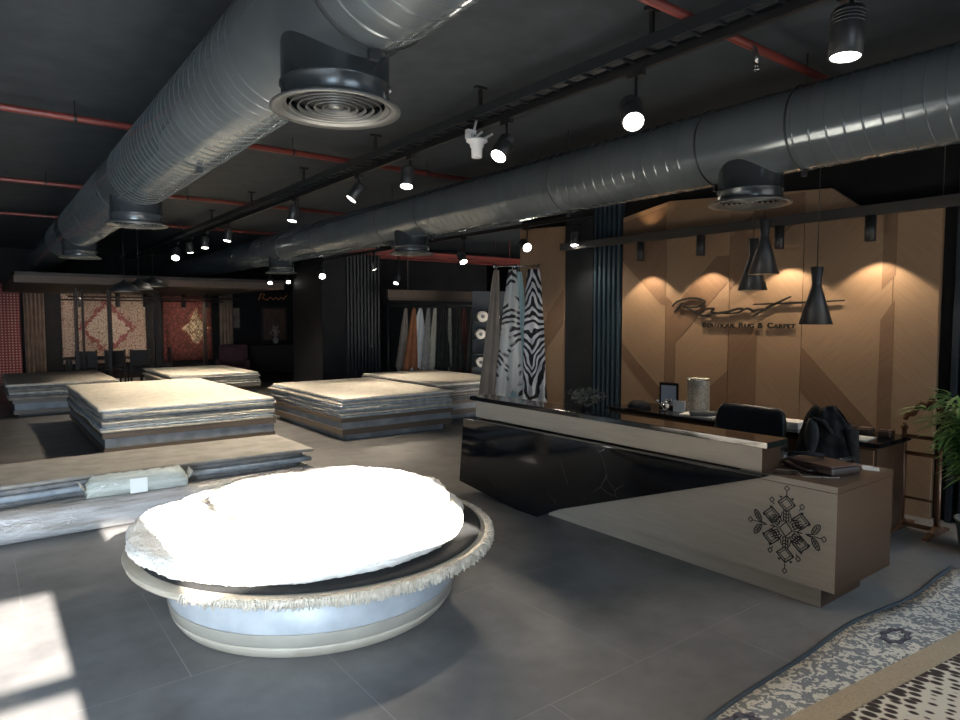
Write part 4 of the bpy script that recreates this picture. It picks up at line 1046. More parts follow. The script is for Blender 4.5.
b = MB(); b.box(-0.07, 0.06, -0.118, -0.108, 0.03, 0.15, bev=0.002); b.build('paper_slip', M['paper'], root)

# ------------------------------------------------------------------ round display table with rugs
TC = (1.62, 3.78)
root = thing('round_table', 'low round display table on a banded drum base', 'table', (TC[0], TC[1], 0))
b = MB(); b.lathe([(0.77, 0.0), (0.80, 0.012), (0.83, 0.06), (0.83, 0.075)], n=96); b.build('lower_ring', M['beige'], root)
b = MB(); b.lathe([(0.83, 0.0751), (0.835, 0.08), (0.845, 0.14), (0.845, 0.145)], n=96); b.build('middle_ring', M['beige_dk'], root)
b = MB(); b.lathe([(0.84, 0.1451), (0.84, 0.15), (0.85, 0.37)], n=96); b.build('drum', M['plaster'], root)
b = MB(); b.lathe([(1.02, 0.370), (1.048, 0.372), (1.053, 0.385), (1.048, 0.396), (1.02, 0.399)], n=128); b.build('tabletop', M['beige'], root)
root = thing('fringed_rug', 'round cream rug with a shaggy fringe spread over the table edge', 'rug', (TC[0], TC[1], 0.40))
b = MB(); b.lathe([(1.00, 0.0), (1.052, 0.0), (1.06, 0.004), (1.055, 0.010), (1.03, 0.013), (0.5, 0.013)], n=128); b.build('rug_body', M['beige'], root)
b = MB(); rnd = random.Random(4)
for i in range(2600):
    a = rnd.uniform(-1.9, 1.2) if i < 2400 else rnd.uniform(-2.6, -1.9)
    r0 = 1.04 + rnd.uniform(-0.01, 0.01); L = rnd.uniform(0.03, 0.055); da = rnd.uniform(-0.03, 0.03)
    if a < -1.9: L *= 0.5
    P = [(r0 * math.cos(a), r0 * math.sin(a), 0.012), ((r0 + L * .55) * math.cos(a + da * .4), (r0 + L * .55) * math.sin(a + da * .4), 0.010 + rnd.uniform(-.004, .008)), ((r0 + L * 0.75) * math.cos(a + da), (r0 + L * 0.75) * math.sin(a + da), -rnd.uniform(0.005, 0.04))]
    b.tube(P, [0.005, 0.005, 0.003], 4)
tag(b.build('fringe', M['fringe'], root), 'ragged cream cotton fringe', kind='stuff')
b = MB(); b.lathe([(0.97, 0.0), (1.0, 0.002), (1.003, 0.012), (0.98, 0.02), (0.4, 0.02)], c=(TC[0] + 0.005, TC[1] + 0.005, 0.414), n=96)
tag(b.build('black_rug', M['black_rug']), 'thin round black rug showing between the fringe and the white pile rug', 'rug')
def fluffy(name, cx, cy, z, rx, ry, th, dome, seed, label, rot=0, lobes=0.03, nr=70, na=260):
    b = MB(); rnd = random.Random(seed); rows = []
    prof = []
    for i in range(nr):
        t = i / (nr - 1)
        if t < 0.12: u = t / 0.12; prof.append((0.93 + 0.07 * math.sin(u * PI / 2), th * 0.55 * (1 - math.cos(u * PI / 2))))
        elif t < 0.28: u = (t - 0.12) / 0.16; prof.append((0.93 + 0.07 * math.cos(u * PI / 2), th * (0.55 + 0.45 * math.sin(u * PI / 2))))
        else: u = (t - 0.28) / 0.72; prof.append((0.93 * (1 - u) + 0.001, th + dome * (1 - (1 - u) ** 2)))
    for i, (s, h) in enumerate(prof):
        row = []
        for k in range(na):
            a = 2 * PI * k / na
            e = 1 + lobes * noise.noise(Vector((math.cos(a) * 2.2, math.sin(a) * 2.2, seed))) + lobes * 0.5 * noise.noise(Vector((math.cos(a) * 7, math.sin(a) * 7, seed)))
            rr = s * e
            x = rx * rr * math.cos(a); y = ry * rr * math.sin(a)
            zz = h + (0.022 * noise.noise(Vector((x * 2.4, y * 2.4, seed))) + 0.012 * noise.noise(Vector((x * 8, y * 8, seed)))) * min(1, h / th)
            j = 0.0045 if s > 0.01 else 0
            row.append((x + rnd.uniform(-j, j), y + rnd.uniform(-j, j), max(0.0, zz + (rnd.uniform(-j, j) * 1.3 if h > 0.01 else 0))))
        rows.append(row)
    V = b.grid(rows, closed_v=True); b.cap(V[0], rev=True); b.cap(V[-1])
    o = b.build(name, M['fur'], loc=(cx, cy, z), rot=(0, 0, rot)); tag(o, label, 'rug'); return o
fluffy('shaggy_rug', TC[0] - 0.06, TC[1] + 0.035, 0.435, 0.985, 0.965, 0.09, 0.04, 3, 'large round white shaggy rug filling the top of the round table')
fluffy('shaggy_rug', TC[0] + 0.13, TC[1] + 0.05, 0.568, 0.64, 0.76, 0.05, 0.05, 9, 'smaller white shaggy rug laid on top of the large round one', 0.5, 0.06, 60, 220)

# ------------------------------------------------------------------ patterned rugs at bottom right
def damask():
    m, nt, b = base_mat('damask_blue_grey', (0.3, 0.3, 0.3), 0.95)
    v = coords(nt)
    def mth(op, a, bb):
        q = nd(nt, 'ShaderNodeMath', operation=op); nt.links.new(a, q.inputs[0])
        if isinstance(bb, (int, float)): q.inputs[1].default_value = bb
        else: nt.links.new(bb, q.inputs[1])
        return q.outputs[0]
    n = nd(nt, 'ShaderNodeTexNoise'); n.inputs['Scale'].default_value = 3.6; n.inputs['Detail'].default_value = 0.6; n.inputs['Distortion'].default_value = 1.4; nt.links.new(v, n.inputs['Vector'])
    f = nd(nt, 'ShaderNodeTexNoise'); f.inputs['Scale'].default_value = 34; f.inputs['Detail'].default_value = 2; nt.links.new(v, f.inputs['Vector'])
    g = nd(nt, 'ShaderNodeTexNoise'); g.inputs['Scale'].default_value = 16; g.inputs['Distortion'].default_value = 2.0; nt.links.new(v, g.inputs['Vector'])
    ph = mth('ADD', mth('ADD', mth('MULTIPLY', n.outputs['Fac'], 30), mth('MULTIPLY', f.outputs['Fac'], 11)), mth('MULTIPLY', g.outputs['Fac'], 9.0))
    sn_ = mth('SINE', ph, 0)
    c = ramp(nt, mth('MULTIPLY_ADD', sn_, 0.5), [(0.40, (0.19, 0.20, 0.205)), (0.52, (0.26, 0.27, 0.27)), (0.60, (0.52, 0.48, 0.41)), (1.0, (0.60, 0.565, 0.49))])
    nt.nodes[-1].inputs  # ramp is fed by 0.5 * sin + 0.5
    for q in nt.nodes:
        if q.type == 'MATH' and q.operation == 'MULTIPLY_ADD': q.inputs[2].default_value = 0.5
    vo2 = nd(nt, 'ShaderNodeTexVoronoi', feature='F1'); vo2.inputs['Scale'].default_value = 0.95; vo2.inputs['Randomness'].default_value = 0.55
    nt.links.new(coords(nt, loc=(0.38, 0.0, 0)), vo2.inputs['Vector'])
    n3 = nd(nt, 'ShaderNodeTexNoise'); n3.inputs['Scale'].default_value = 14; nt.links.new(v, n3.inputs['Vector'])
    s3 = mth('ADD', mth('MULTIPLY', n3.outputs['Fac'], 0.12), vo2.outputs[0])
    k = ramp(nt, s3, [(0.10, (0, 0, 0)), (0.12, (0.75, 0.75, 0.75)), (0.17, (0.75, 0.75, 0.75)), (0.19, (0, 0, 0))])
    mx = nd(nt, 'ShaderNodeMix', data_type='RGBA'); nt.links.new(k, mx.inputs[0]); nt.links.new(c, mx.inputs[6]); mx.inputs[7].default_value = (0.045, 0.04, 0.06, 1)
    nt.links.new(mx.outputs[2], b.inputs['Base Color'])
    bump(nt, b, sn_, 0.4, 0.004)
    return m
def leopard():
    m, nt, b = base_mat('brown_spot_rows', (0.3, 0.3, 0.3), 0.95)
    v = coords(nt)
    vo = nd(nt, 'ShaderNodeTexVoronoi', feature='F1'); vo.inputs['Scale'].default_value = 1; vo.inputs['Randomness'].default_value = 0.35
    nt.links.new(coords(nt, (24, 15, 1), (0, 0, 0.35)), vo.inputs['Vector'])
    w = nd(nt, 'ShaderNodeSeparateXYZ'); nt.links.new(v, w.inputs[0])
    wv = nd(nt, 'ShaderNodeTexWave'); wv.bands_direction = 'Y'; wv.inputs['Scale'].default_value = 0.75; wv.inputs['Phase Offset'].default_value = 1.5; nt.links.new(v, wv.inputs['Vector'])
    mu = nd(nt, 'ShaderNodeMath', operation='MULTIPLY_ADD'); mu.inputs[1].default_value = 0.30; nt.links.new(wv.outputs['Fac'], mu.inputs[0]); nt.links.new(vo.outputs[0], mu.inputs[2])
    nt.links.new(ramp(nt, mu.outputs[0], [(0.44, (0.035, 0.022, 0.018)), (0.52, (0.16, 0.12, 0.09)), (0.60, (0.60, 0.545, 0.45))]), b.inputs['Base Color'])
    return m
M['damask'] = damask(); M['leopard'] = leopard()
M['blue_edge'] = base_mat('steel_blue_binding', (0.04, 0.055, 0.068), 0.8)[0]
M['tan_edge'] = noisy('tan_braid', (0.30, 0.23, 0.15), (0.40, 0.32, 0.22), 40, 0.9, stretch=(1, 6, 1))
root = thing('patterned_rug', 'blue grey and cream damask rug with blue bound edge at bottom right', 'rug', (0, 0, 0))
def edge_y(x): return 1.565 + 0.018 * math.sin(x * 2.1 + 0.6) + 0.012 * math.sin(x * 5.3) - 0.008 * max(0, x - 3.6)
b = MB(); rows = []
for i in range(61):
    x = 0.6 + 4.55 * i / 60; ey = edge_y(x) - 0.03
    rows.append([(x, -0.6, 0.0), (x, -0.6, 0.022), (x, 0.3, 0.022), (x, 1.0, 0.022), (x, ey - 0.10, 0.024), (x, ey, 0.028 + 0.008 * math.sin(x * 4)), (x, ey, 0.0)])
V = b.grid(rows, closed_v=True); b.cap(V[0], rev=True); b.cap(V[-1])
b.build('rug_field', M['damask'], root)
b = MB(); rows = []
for i in range(61):
    x = 0.6 + 4.55 * i / 60; ey = edge_y(x); t = 0.03 + 0.008 * math.sin(x * 4)
    rows.append([(x, ey - 0.026, 0.0), (x, ey - 0.026, t), (x, ey - 0.015, t + 0.003), (x, ey, t - 0.004), (x, ey, 0.0)])
V = b.grid(rows, closed_v=True); b.cap(V[0], rev=True); b.cap(V[-1])
tag(b.build('bound_edge', M['blue_edge'], root), 'steel blue bound edge')
M['medallion'] = noisy('plum_black_wool', (0.03, 0.027, 0.04), (0.12, 0.11, 0.13), 45, 0.95)
for mx_, my_ in ((3.80, 1.37), (2.44, 1.44), (1.30, 1.15)):
    b = MB(); rows = []
    for k in range(48):
        a = 2 * PI * k / 48; w = 1 + 0.10 * math.sin(8 * a); ca, sa = math.cos(a), math.sin(a); z = 0.0262
        rows.append([(mx_ + 0.115 * w * ca, my_ + 0.062 * w * sa, z), (mx_ + 0.112 * w * ca, my_ + 0.060 * w * sa, z + 0.003), (mx_ + 0.075 * w * ca, my_ + 0.036 * w * sa, z + 0.003), (mx_ + 0.07 * w * ca, my_ + 0.033 * w * sa, z)])
    b.grid(rows, closed_u=True, closed_v=True)
    tag(b.build('medallion', M['medallion'], root), 'dark plum ring medallion')
root = thing('spotted_rug', 'cream rug with rows of dark brown spots and tan border, lowest right', 'rug', (2.63, 1.325, 0.034), R(-6.2))
b = MB(); b.box(-1.2, 3.4, -1.8, -0.115, 0.0, 0.018, bev=0.004); b.build('rug_field', M['leopard'], root)
b = MB(); b.box(-1.2, 3.4, -0.114, 0.0, 0.0, 0.02, bev=0.004); tag(b.build('braided_border', M['tan_edge'], root), 'tan braided border')

# ------------------------------------------------------------------ hides
def hide(x, y, ztop, L, wtop, wbot, rz, mat, label, seed, group, bulge=0.5, fold=0.03, name='hanging_hide', jag=0.08, ns=None, parts=None, lean=0.0):
    root = thing(name, label, 'hide', (x, y, ztop), rz, group)
    b = MB(); rows = []; nu, nv = 24, 40
    rnd = random.Random(seed)
    for j in range(nv + 1):
        t = j / nv; w = (wtop + (wbot - wtop) * (t ** bulge)) * (1 + jag * noise.noise(Vector((t * 6, seed, 0))))
        row = []
        for i in range(nu + 1):
            u = i / nu - 0.5
            uz = -L * t - (0.12 * math.cos(u * 9 + seed) * (t ** 6))
            row.append((w * u + lean * t * (1 if seed % 2 else -1) * 0.0 + lean * t, fold * math.sin(u * 14 + seed + t * 1.5) * (0.5 + t), uz))
        rows.append(row)
    b.grid(rows)
    o = b.build('hide_sheet', mat, root); md = o.modifiers.new('s', 'SOLIDIFY'); md.thickness = 0.006
    b = MB(); b.tube([(0, 0, -0.02), (0, 0, 0.03), (0.02, 0, 0.05), (0.0, 0, 0.065)], 0.005, 6); b.build('hook', M['chrome'], root)
    return root
# rack in front of the narrow oak panel
RX, RY = 5.95, 7.0
perp = math.atan2(-0.61, 0.79)      # across the view of the entrance
root = thing('hide_rack', 'tall slim metal rack holding the zebra hides in front of oak panel', 'rack', (RX, RY, 0), perp)
b = MB(); b.tube([(0, 0.08, 0.02), (0, 0.08, 2.43)], 0.014, 10); b.build('post', M['chrome'], root)
b = MB(); b.tube([(-0.30, 0.08, 2.42), (0.32, 0.08, 2.42)], 0.010, 8)
for xx in (-0.30, 0.0, 0.32): b.tube([(xx, 0.08, 2.39), (xx, 0.08, 2.45)], 0.012, 8)
for xx in (-0.26, -0.02, 0.02, 0.24): b.tube([(xx, 0.08, 2.41), (xx, 0.0, 2.40)], 0.006, 6)
b.build('top_bar', M['chrome'], root)
b = MB(); b.lathe([(0.25, 0.0), (0.25, 0.02), (0.03, 0.03)], n=32, c=(0, 0.08, 0)); b.build('base', M['black'], root)
cs, sn = math.cos(perp), math.sin(perp)
def at(u, v): return (RX + cs * u - sn * v, RY + sn * u + cs * v)
p = at(-0.27, -0.02); hide(*p, 2.36, 2.0, 0.07, 0.30, perp, M['hide_grey'], 'taupe brown hide hanging leftmost on the tall rack', 1, 'hides on the tall rack', 0.8, 0.02, lean=-0.12)
p = at(-0.05, -0.04); hide(*p, 2.36, 1.78, 0.10, 0.40, perp, M['zebra_soft'], 'white hide with sparse zebra stripes in the middle of the tall rack', 2, 'hides on the tall rack', 0.75, 0.025, lean=-0.04)
p = at(0.03, 0.03); hide(*p, 2.34, 1.95, 0.08, 0.34, perp, M['hide_teal'], 'pale blue green hide behind the sparsely striped one', 5, 'hides on the tall rack', 0.6, 0.02)
p = at(0.24, -0.03); hide(*p, 2.37, 2.0, 0.14, 0.34, perp, M['zebra'], 'bold black and white zebra hide hanging rightmost on the tall rack', 4, 'hides on the tall rack', 0.5, 0.035, lean=0.02)

# rear hide display
perp2 = math.atan2(-0.55, 0.83)
root = thing('hide_display_rack', 'dark rail with many coloured hides in the rear right corner', 'rack', (8.35, 12.6, 0), perp2)
b = MB(); b.tube([(-1.1, 0, 1.98), (1.6, 0, 1.98)], 0.02, 8); b.build('rail', M['black'], root)
for xx in (-1.1, 1.6):
    b = MB(); b.tube([(xx, 0, 0), (xx, 0, 2.0)], 0.02, 8); b.build('upright', M['black'], root)
cs2, sn2 = math.cos(perp2), math.sin(perp2)
cols = [('hide_grey', 'grey', .30), ('hide_rust', 'rust brown', .36), ('hide_white', 'white', .55), ('rug_a', 'light grey', .22), ('cream', 'cream', .18), ('hide_black', 'black', .34), ('rug_b', 'beige', .14), ('hide_black', 'blackish', .3), ('hide_wine', 'dark wine', .34), ('hide_black', 'dark', .34), ('hide_wine', 'deep maroon', .3)]
posn = ['first', 'second', 'third', 'fourth', 'fifth', 'sixth', 'seventh', 'eighth', 'ninth', 'tenth', 'last']
for i, (mt, cn, w) in enumerate(cols):
    u = -0.72 + i * 0.165
    hide(8.35 + cs2 * u + sn2 * 0.04 * (i % 2), 12.6 + sn2 * u - cs2 * (0.05 + 0.09 * (i % 2)), 1.92, 1.45, 0.06, w, perp2, M[mt], '%s hide, %s from the left on the rear rail' % (cn, posn[i]), 20 + i, 'hides on the rear rail', 0.8, 0.02, lean=-0.10 if i < 5 else 0)
# shelves with cream rolls
root = thing('roll_shelf', 'dark standing shelf holding cream rug rolls beside the tall rack', 'shelf', (8.42, 10.55, 0), perp2)
b = MB(); b.box(-0.45, 0.45, 0.25, 0.30, 0, 2.25); b.build('back_board', M['slate_board'], root)
for zz in (0.3, 0.72, 0.98, 1.28, 1.62): 
    b = MB(); b.box(-0.45, 0.45, -0.2, 0.25, zz - 0.02, zz); b.build('shelf_board', M['black'], root)
for i, (zz, u, r) in enumerate(((1.62, -0.28, 0.11), (1.28, -0.32, 0.10), (1.28, -0.10, 0.10), (0.98, -0.12, 0.095), (0.72, -0.32, 0.10), (0.72, -0.10, 0.10), (0.3, -0.30, 0.105), (0.3, -0.06, 0.105), (1.62, -0.04, 0.10))):
    rr = thing('rolled_rug', 'cream rug roll, ' + ['alone at the left of the top shelf', 'left on the second shelf', 'right on the second shelf', 'alone on the third shelf', 'left on the fourth shelf', 'right on the fourth shelf', 'left on the bottom shelf', 'right on the bottom shelf', 'right on the top shelf'][i] + ' of the roll rack', 'rolled rug', (8.42 + cs2 * u, 10.55 + sn2 * u, zz + r), perp2, 'cream rolls on the shelf')
    b = MB(); b.lathe([(r * 0.35, -0.35), (r * 0.95, -0.352), (r, -0.34), (r, 0.2), (r * .9, 0.21)], n=24, axis='Y', caps=True); b.build('roll_body', M['cream'], rr)
    b = MB(); b.lathe([(r * 0.36, -0.354), (0.001, -0.354)], n=16, axis='Y', caps=False); b.build('roll_core', M['rug_c'], rr)

# ------------------------------------------------------------------ dark slatted column and far rear
b = MB(); b.box(5.75, 7.12, 13.0, 14.6, 0, H)
k = 0
x = 6.30
while x < 7.10: b.box(x, x + 0.045, 12.95, 13.0, 0, H, bev=0.006, mi=1); x += 0.082
b.build('column', [M['dark'], M['flute']], kind='structure')
b = MB(); b.box(7.2, 11.5, 14.8, 14.9, 0, H); b.build('wall_alcove_back', M['dark'], kind='structure')
# red beams at the alcove ceiling
for i, (yy, zz) in enumerate(((12.0, 2.97), (13.9, 3.1))):
    b = MB(); b.box(5.9, 12.5, yy - 0.07, yy + 0.07, zz, zz + 0.018); b.box(5.9, 12.5, yy - 0.008, yy + 0.008, zz + 0.018, zz + 0.10); b.box(5.9, 12.5, yy - 0.07, yy + 0.07, zz + 0.10, zz + 0.118)
    for hx in (7, 10): b.tube([(hx, yy, zz + 0.11), (hx, yy, H)], 0.01, 6)
    tag(b.build('steel_beam', M['redbeam']), ('nearer' if i == 0 else 'farther') + ' red brown steel beam under the ceiling of the rear right area', 'beam')
b = MB(); b.box(6.9, 10.2, 12.25, 12.32, 2.12, 2.30); b.box(6.9, 10.2, 12.2, 12.25, 2.08, 2.11)
for hx in (7.4, 9.8): b.tube([(hx, 12.28, 2.3), (hx, 12.28, H)], 0.01, 6)
tag(b.build('hanging_rail_board', M['canopy']), 'long brown board hung above the rear hide rail', 'board')

# back carpets hung on the wall
PK = persian('pink_medallion_carpet', (0.33, 0.26, 0.215), (0.43, 0.36, 0.30), (0.24, 0.085, 0.085), 7, 0.05, 0.98, 1.05, 1.2)
RD = persian('red_lattice_carpet', (0.15, 0.042, 0.044), (0.58, 0.49, 0.33), (0.25, 0.08, 0.06), 3, 0.22, 0.95, 0.66, 0.95)
def carpet_hang(x0, x1, z0, z1, y, mat, label, extra=None):
    root = thing('wall_carpet', label, 'carpet', ((x0 + x1) / 2, y, z0))
    hw = (x1 - x0) / 2
    b = MB(); rows = []
    for j in range(13):
        zz = (z1 - z0) * j / 12; rows.append([(-hw + 2 * hw * i / 20, 0.012 * math.sin(i * 0.9) , zz) for i in range(21)])
    b.grid(rows); o = b.build('carpet_field', mat, root); o.modifiers.new('s', 'SOLIDIFY').thickness = 0.015
    b = MB(); b.tube([(-hw - 0.05, 0, z1 - z0 + 0.03), (hw + 0.05, 0, z1 - z0 + 0.03)], 0.02, 8); b.build('hanging_rod', M['black'], root)
    return root
carpet_hang(1.82, 3.86, 0.45, 2.42, 20.9, PK, 'cream and pink medallion carpet hung on the far back wall')
cr2 = carpet_hang(4.33, 5.68, 0.45, 2.46, 20.9, RD, 'red carpet with pale medallion hung on the far wall, right of the pink one')
b = MB()
for i in range(5):
    for j in range(6):
        cx, cz = -0.54 + i * 0.27, 0.2 + j * 0.32
        for rr in (0.13, 0.07):
            P = [(cx + rr * math.cos(q * PI / 2), cz + rr * 1.2 * math.sin(q * PI / 2)) for q in range(4)]
            for q in range(4):
                a_, c_ = Vector(P[q]), Vector(P[(q + 1) % 4]); t = (c_ - a_).normalized(); n = Vector((-t.y, t.x)) * 0.009
                b.prism([tuple(a_ + n), tuple(c_ + n), tuple(c_ - n), tuple(a_ - n)], -0.035, -0.028, 'Y')
b.build('lattice_pattern', base_mat('dark_pile_lines', (0.07, 0.03, 0.015), 0.95)[0], cr2)
def redwhite():
    m, nt, b = base_mat('red_dotted_carpet', (0.3, 0.05, 0.04), 0.95); v = coords(nt, (14, 14, 14))
    vo = nd(nt, 'ShaderNodeTexVoronoi'); vo.inputs['Randomness'].default_value = 0.0; vo.inputs['Scale'].default_value = 1; nt.links.new(v, vo.inputs['Vector'])
    nt.links.new(ramp(nt, vo.outputs[0], [(0.20, (0.46, 0.32, 0.27)), (0.34, (0.20, 0.045, 0.042))]), b.inputs['Base Color']); return m
carpet_hang(-0.6, 0.92, 0.0, 2.6, 20.85, redwhite(), 'red carpet with rows of pale dots at the far left edge')
# drapes
def drape(x0, x1, y, z0, z1, mat, label, folds):
    b = MB(); rows = []
    for j in range(9):
        zz = z0 + (z1 - z0) * j / 8; rows.append([(x0 + (x1 - x0) * i / 60, y + 0.035 * math.sin(i / 60 * folds * 2 * PI), zz) for i in range(61)])
    b.grid(rows); o = b.build('curtain', mat); o.modifiers.new('s', 'SOLIDIFY').thickness = 0.01; return tag(o, label, 'curtain')
drape(0.98, 1.42, 20.7, 0.0, 2.5, M['curtain'], 'brown pleated drape beside the red dotted carpet', 5)
drape(5.85, 6.25, 20.7, 0.0, 2.5, M['curtain'], 'narrow brown drape right of the red medallion carpet', 4)

# pavilion with brown soffit
root = thing('wooden_pavilion', 'dark post pavilion with brown slab roof at the far left', 'pavilion', (0.55, 14.3, 0))
b = MB(); b.box(0, 4.9, 0, 5.9, 2.33, 2.5, bev=0.01); rf = b.build('roof_slab', M['canopy'], root)
b = MB(); b.box(-0.02, 4.92, -0.02, 0.02, 2.46, 2.52); b.box(-0.02, 0.02, -0.02, 5.9, 2.46, 2.52); b.build('roof_edge', M['dark_wood'], root)
for (px, py, w) in ((1.12, 2.0, .05), (1.30, 2.6, .05), (1.72, 2.0, .06), (1.84, 2.6, .05), (2.95, 3.5, .12), (1.46, 5.6, .05), (4.6, 5.5, .1)):
    b = MB(); b.box(px, px + w, py, py + w, 0, 2.33, bev=0.004); b.build('post', M['dark_wood'], root)
b = MB(); b.tube([(1.0, 2.02, 2.15), (4.6, 2.02, 2.15)], 0.02, 8); b.tube([(1.0, 3.52, 2.12), (4.6, 3.52, 2.12)], 0.02, 8); b.build('cross_rail', M['dark_wood'], root)
for k, (px, py) in enumerate(((1.55, 5.0), (2.35, 4.8), (2.95, 4.6), (3.9, 4.7), (4.5, 4.7))):
    b = MB(); b.lathe([(0.06, 2.33), (0.06, 1.98), (0.052, 1.98)], c=(px, py, 0), n=16); o = b.build('cylinder_downlight', M['black'], root)
    b = MB(); b.lathe([(0.05, 1.985), (0.001, 1.985)], c=(px, py, 0), n=16, caps=False); b.build('lens', M['lens_dim'], o)
for px, py, e in ((1.4, 4.6, 95), (2.6, 4.6, 95), (4.2, 4.9, 110)):
    spot_light(root, (px, py, 2.28), aim((px, py, 2.28), (px + 0.1, 6.5, 1.0)), e, R(100), 0.8, (1, 0.80, 0.62))
# dome pendants
for i, (x, y, z, lab) in enumerate(((2.05, 12.8, 2.146, 'left dome pendant lamp of three below the brown soffit'), (2.38, 13.4, 2.21, 'middle dome pendant lamp of three below the brown soffit'), (2.74, 14.0, 2.30, 'right dome pendant lamp of three, highest, below the brown soffit'))):
    root = thing('dome_lamp', lab, 'pendant lamp', (x, y, z), 0, 'black dome pendant lamps')
    b = MB(); b.lathe([(0.235, 0.0), (0.24, 0.005), (0.22, 0.06), (0.16, 0.125), (0.07, 0.16), (0.03, 0.20), (0.001, 0.2)], n=36, caps=False); b.build('lamp_shade', M['blackpl'], root)
    b = MB(); b.lathe([(0.225, 0.012), (0.001, 0.02)], n=30, caps=False); b.build('diffuser', base_mat('dome_glow_%d' % i, (0.6, 0.55, 0.48), 0.5, emis=(1, 0.85, 0.65), es=0.25)[0], root)
    b = MB(); b.tube([(0, 0, 0.2), (0, 0, H - z)], 0.006, 6); b.build('cord', M['black'], root)
# far dining furniture
def dining_chair(x, y, rz, label):
    root = thing('dining_chair', label, 'chair', (x, y, 0), rz, 'dark dining chairs under the pavilion')
    for sx in (-1, 1):
        for sy in (-1, 1):
            b = MB(); b.box(sx * 0.2 - 0.018, sx * 0.2 + 0.018, sy * 0.2 - 0.018, sy * 0.2 + 0.018, 0, 0.45 if sy < 0 else 0.97, bev=0.004); b.build('leg', M['dark_wood'], root)
    b = MB(); b.box(-0.225, 0.225, -0.225, 0.225, 0.45, 0.50, bev=0.015); b.build('seat', M['leather'], root)
    b = MB(); b.box(-0.18, 0.18, 0.185, 0.21, 0.58, 0.95, bev=0.01); b.build('backrest', M['dark_wood'], root)
    return root
t = thing('dining_table', 'dark dining table under the far left pavilion', 'table', (2.5, 18.2, 0))
b = MB(); b.box(-0.9, 0.9, -0.45, 0.45, 0.72, 0.76, bev=0.01); b.build('tabletop', M['dark_wood'], t)
for sx in (-1, 1):
    for sy in (-1, 1):
        b = MB(); b.box(sx * 0.8 - 0.03, sx * 0.8 + 0.03, sy * 0.38 - 0.03, sy * 0.38 + 0.03, 0, 0.72); b.build('leg', M['dark_wood'], t)
for x, y, rz, l in ((1.95, 17.45, PI, 'leftmost'), (2.5, 17.40, PI + .1, 'second'), (3.05, 17.45, PI, 'third'), (3.7, 18.2, -PI / 2, 'rightmost')):
    dining_chair(x, y, rz, l + ' of the dark dining chairs under the far pavilion')
# armchairs
def armchair(x, y, rz, label, mat):
    root = thing('armchair', label, 'armchair', (x, y, 0), rz)
    b = MB(); b.box(-0.32, 0.32, -0.3, 0.3, 0.14, 0.42, bev=0.05); b.build('seat', mat, root)
    b = MB(); b.box(-0.36, 0.36, 0.26, 0.42, 0.14, 1.0, bev=0.07); b.build('backrest', mat, root)
    for s in (-1, 1):
        b = MB(); b.box(s * 0.36 - 0.06, s * 0.36 + 0.06, -0.3, 0.32, 0.14, 0.62, bev=0.045); b.build('armrest', mat, root)
        for q in (-0.24, 0.34):
            b = MB(); b.tube([(s * 0.3, q, 0), (s * 0.3, q, 0.15)], 0.02, 8); b.build('leg', M['dark_wood'], root)
armchair(5.3, 17.6, R(-20), 'dark plum armchair near the narrow brown drape', noisy('plum_velvet', (0.06, 0.022, 0.026), (0.09, 0.035, 0.04), 6, 0.9))
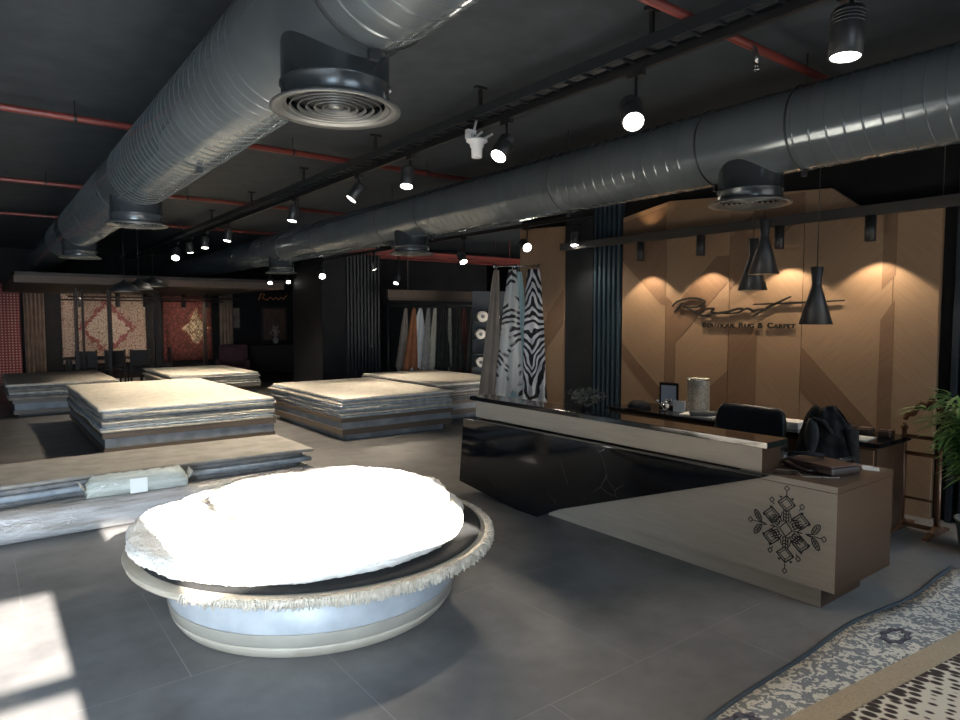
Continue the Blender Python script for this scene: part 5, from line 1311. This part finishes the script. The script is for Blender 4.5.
# dark sideboard with ornaments and picture
t = thing('sideboard', 'nearly black sideboard against the dark rear wall', 'cabinet', (7.3, 19.6, 0))
b = MB(); b.box(-1.5, 1.5, -0.25, 0.25, 0.08, 0.9, bev=0.01); b.build('cabinet_body', M['dark_wood'], t)
b = MB(); b.box(-1.55, 1.55, -0.28, 0.28, 0.9, 0.94, bev=0.01); b.build('cabinet_top', M['gloss'], t)
for sx in (-1.35, 1.35):
    b = MB(); b.box(sx - 0.04, sx + 0.04, -0.2, 0.2, 0, 0.08); b.build('foot', M['dark_wood'], t)
for i, (x, h) in enumerate(((7.15, 0.42), (8.25, 0.45))):
    root = thing('vase_with_flowers', ('left' if i == 0 else 'right') + ' pale dried bouquet in a vase on the dark sideboard', 'vase', (x, 19.55, 0.94))
    b = MB(); b.lathe([(0.05, 0), (0.09, 0.06), (0.08, 0.14), (0.035, 0.18), (0.045, 0.2)], n=20); b.build('vase', M['rug_e'], root)
    b = MB(); rnd = random.Random(i)
    for q in range(26):
        a = rnd.uniform(0, 6.28); rr = rnd.uniform(0, 0.15); hh = rnd.uniform(0.26, h + 0.1); b.tube([(0, 0, 0.18), (rr * math.cos(a), rr * math.sin(a), hh)], 0.004, 4); b.lathe([(0.001, hh - 0.02), (0.025, hh), (0.001, hh + 0.025)], c=(rr * math.cos(a), rr * math.sin(a), 0), n=7)
    b.build('flowers', noisy('dry_flowers_%d' % i, (0.30, 0.22, 0.17), (0.42, 0.33, 0.26), 20, 0.9), root)
root = thing('wall_picture', 'dim tall brown picture on the dark rear wall', 'picture', (7.62, 20.93, 0.95))
b = MB(); b.box(-0.42, 0.42, -0.03, 0.03, 0, 1.1, bev=0.01); b.build('frame', M['dark_wood'], root)
b = MB(); b.box(-0.36, 0.36, -0.04, -0.03, 0.06, 1.04); b.build('canvas', noisy('brown_canvas', (0.07, 0.035, 0.022), (0.13, 0.065, 0.04), 4, 0.6, stretch=(4, 1, .6)), root)
root = thing('small_wall_picture', 'small pale framed picture left of the brown one on the dark wall', 'picture', (6.35, 20.93, 1.35))
b = MB(); b.box(-0.2, 0.2, -0.03, 0.03, 0, 0.7, bev=0.01); b.build('frame', M['dark_wood'], root)
b = MB(); b.box(-0.16, 0.16, -0.04, -0.03, 0.05, 0.65); b.build('canvas', noisy('grey_canvas', (0.10, 0.08, 0.06), (0.28, 0.22, 0.16), 4, 0.6), root)
sg = thing('back_sign', 'dim orange handwritten sign high on the dark rear wall', 'sign', (7.65, 21.0, 2.25))
b = MB()
P = [(-0.5, 0, 0.02), (-0.42, 0, 0.22), (-0.30, 0, 0.20), (-0.38, 0, 0.08), (-0.22, 0, 0.02), (-0.12, 0, 0.12), (-0.04, 0, 0.04), (0.06, 0, 0.11), (0.14, 0, 0.04), (0.24, 0, 0.12), (0.30, 0, 0.05), (0.42, 0, 0.18)]
b.tube([(x, -0.02, z) for x, y, z in P], 0.014, 6); b.build('script_letters', M['orange_glow'], sg)
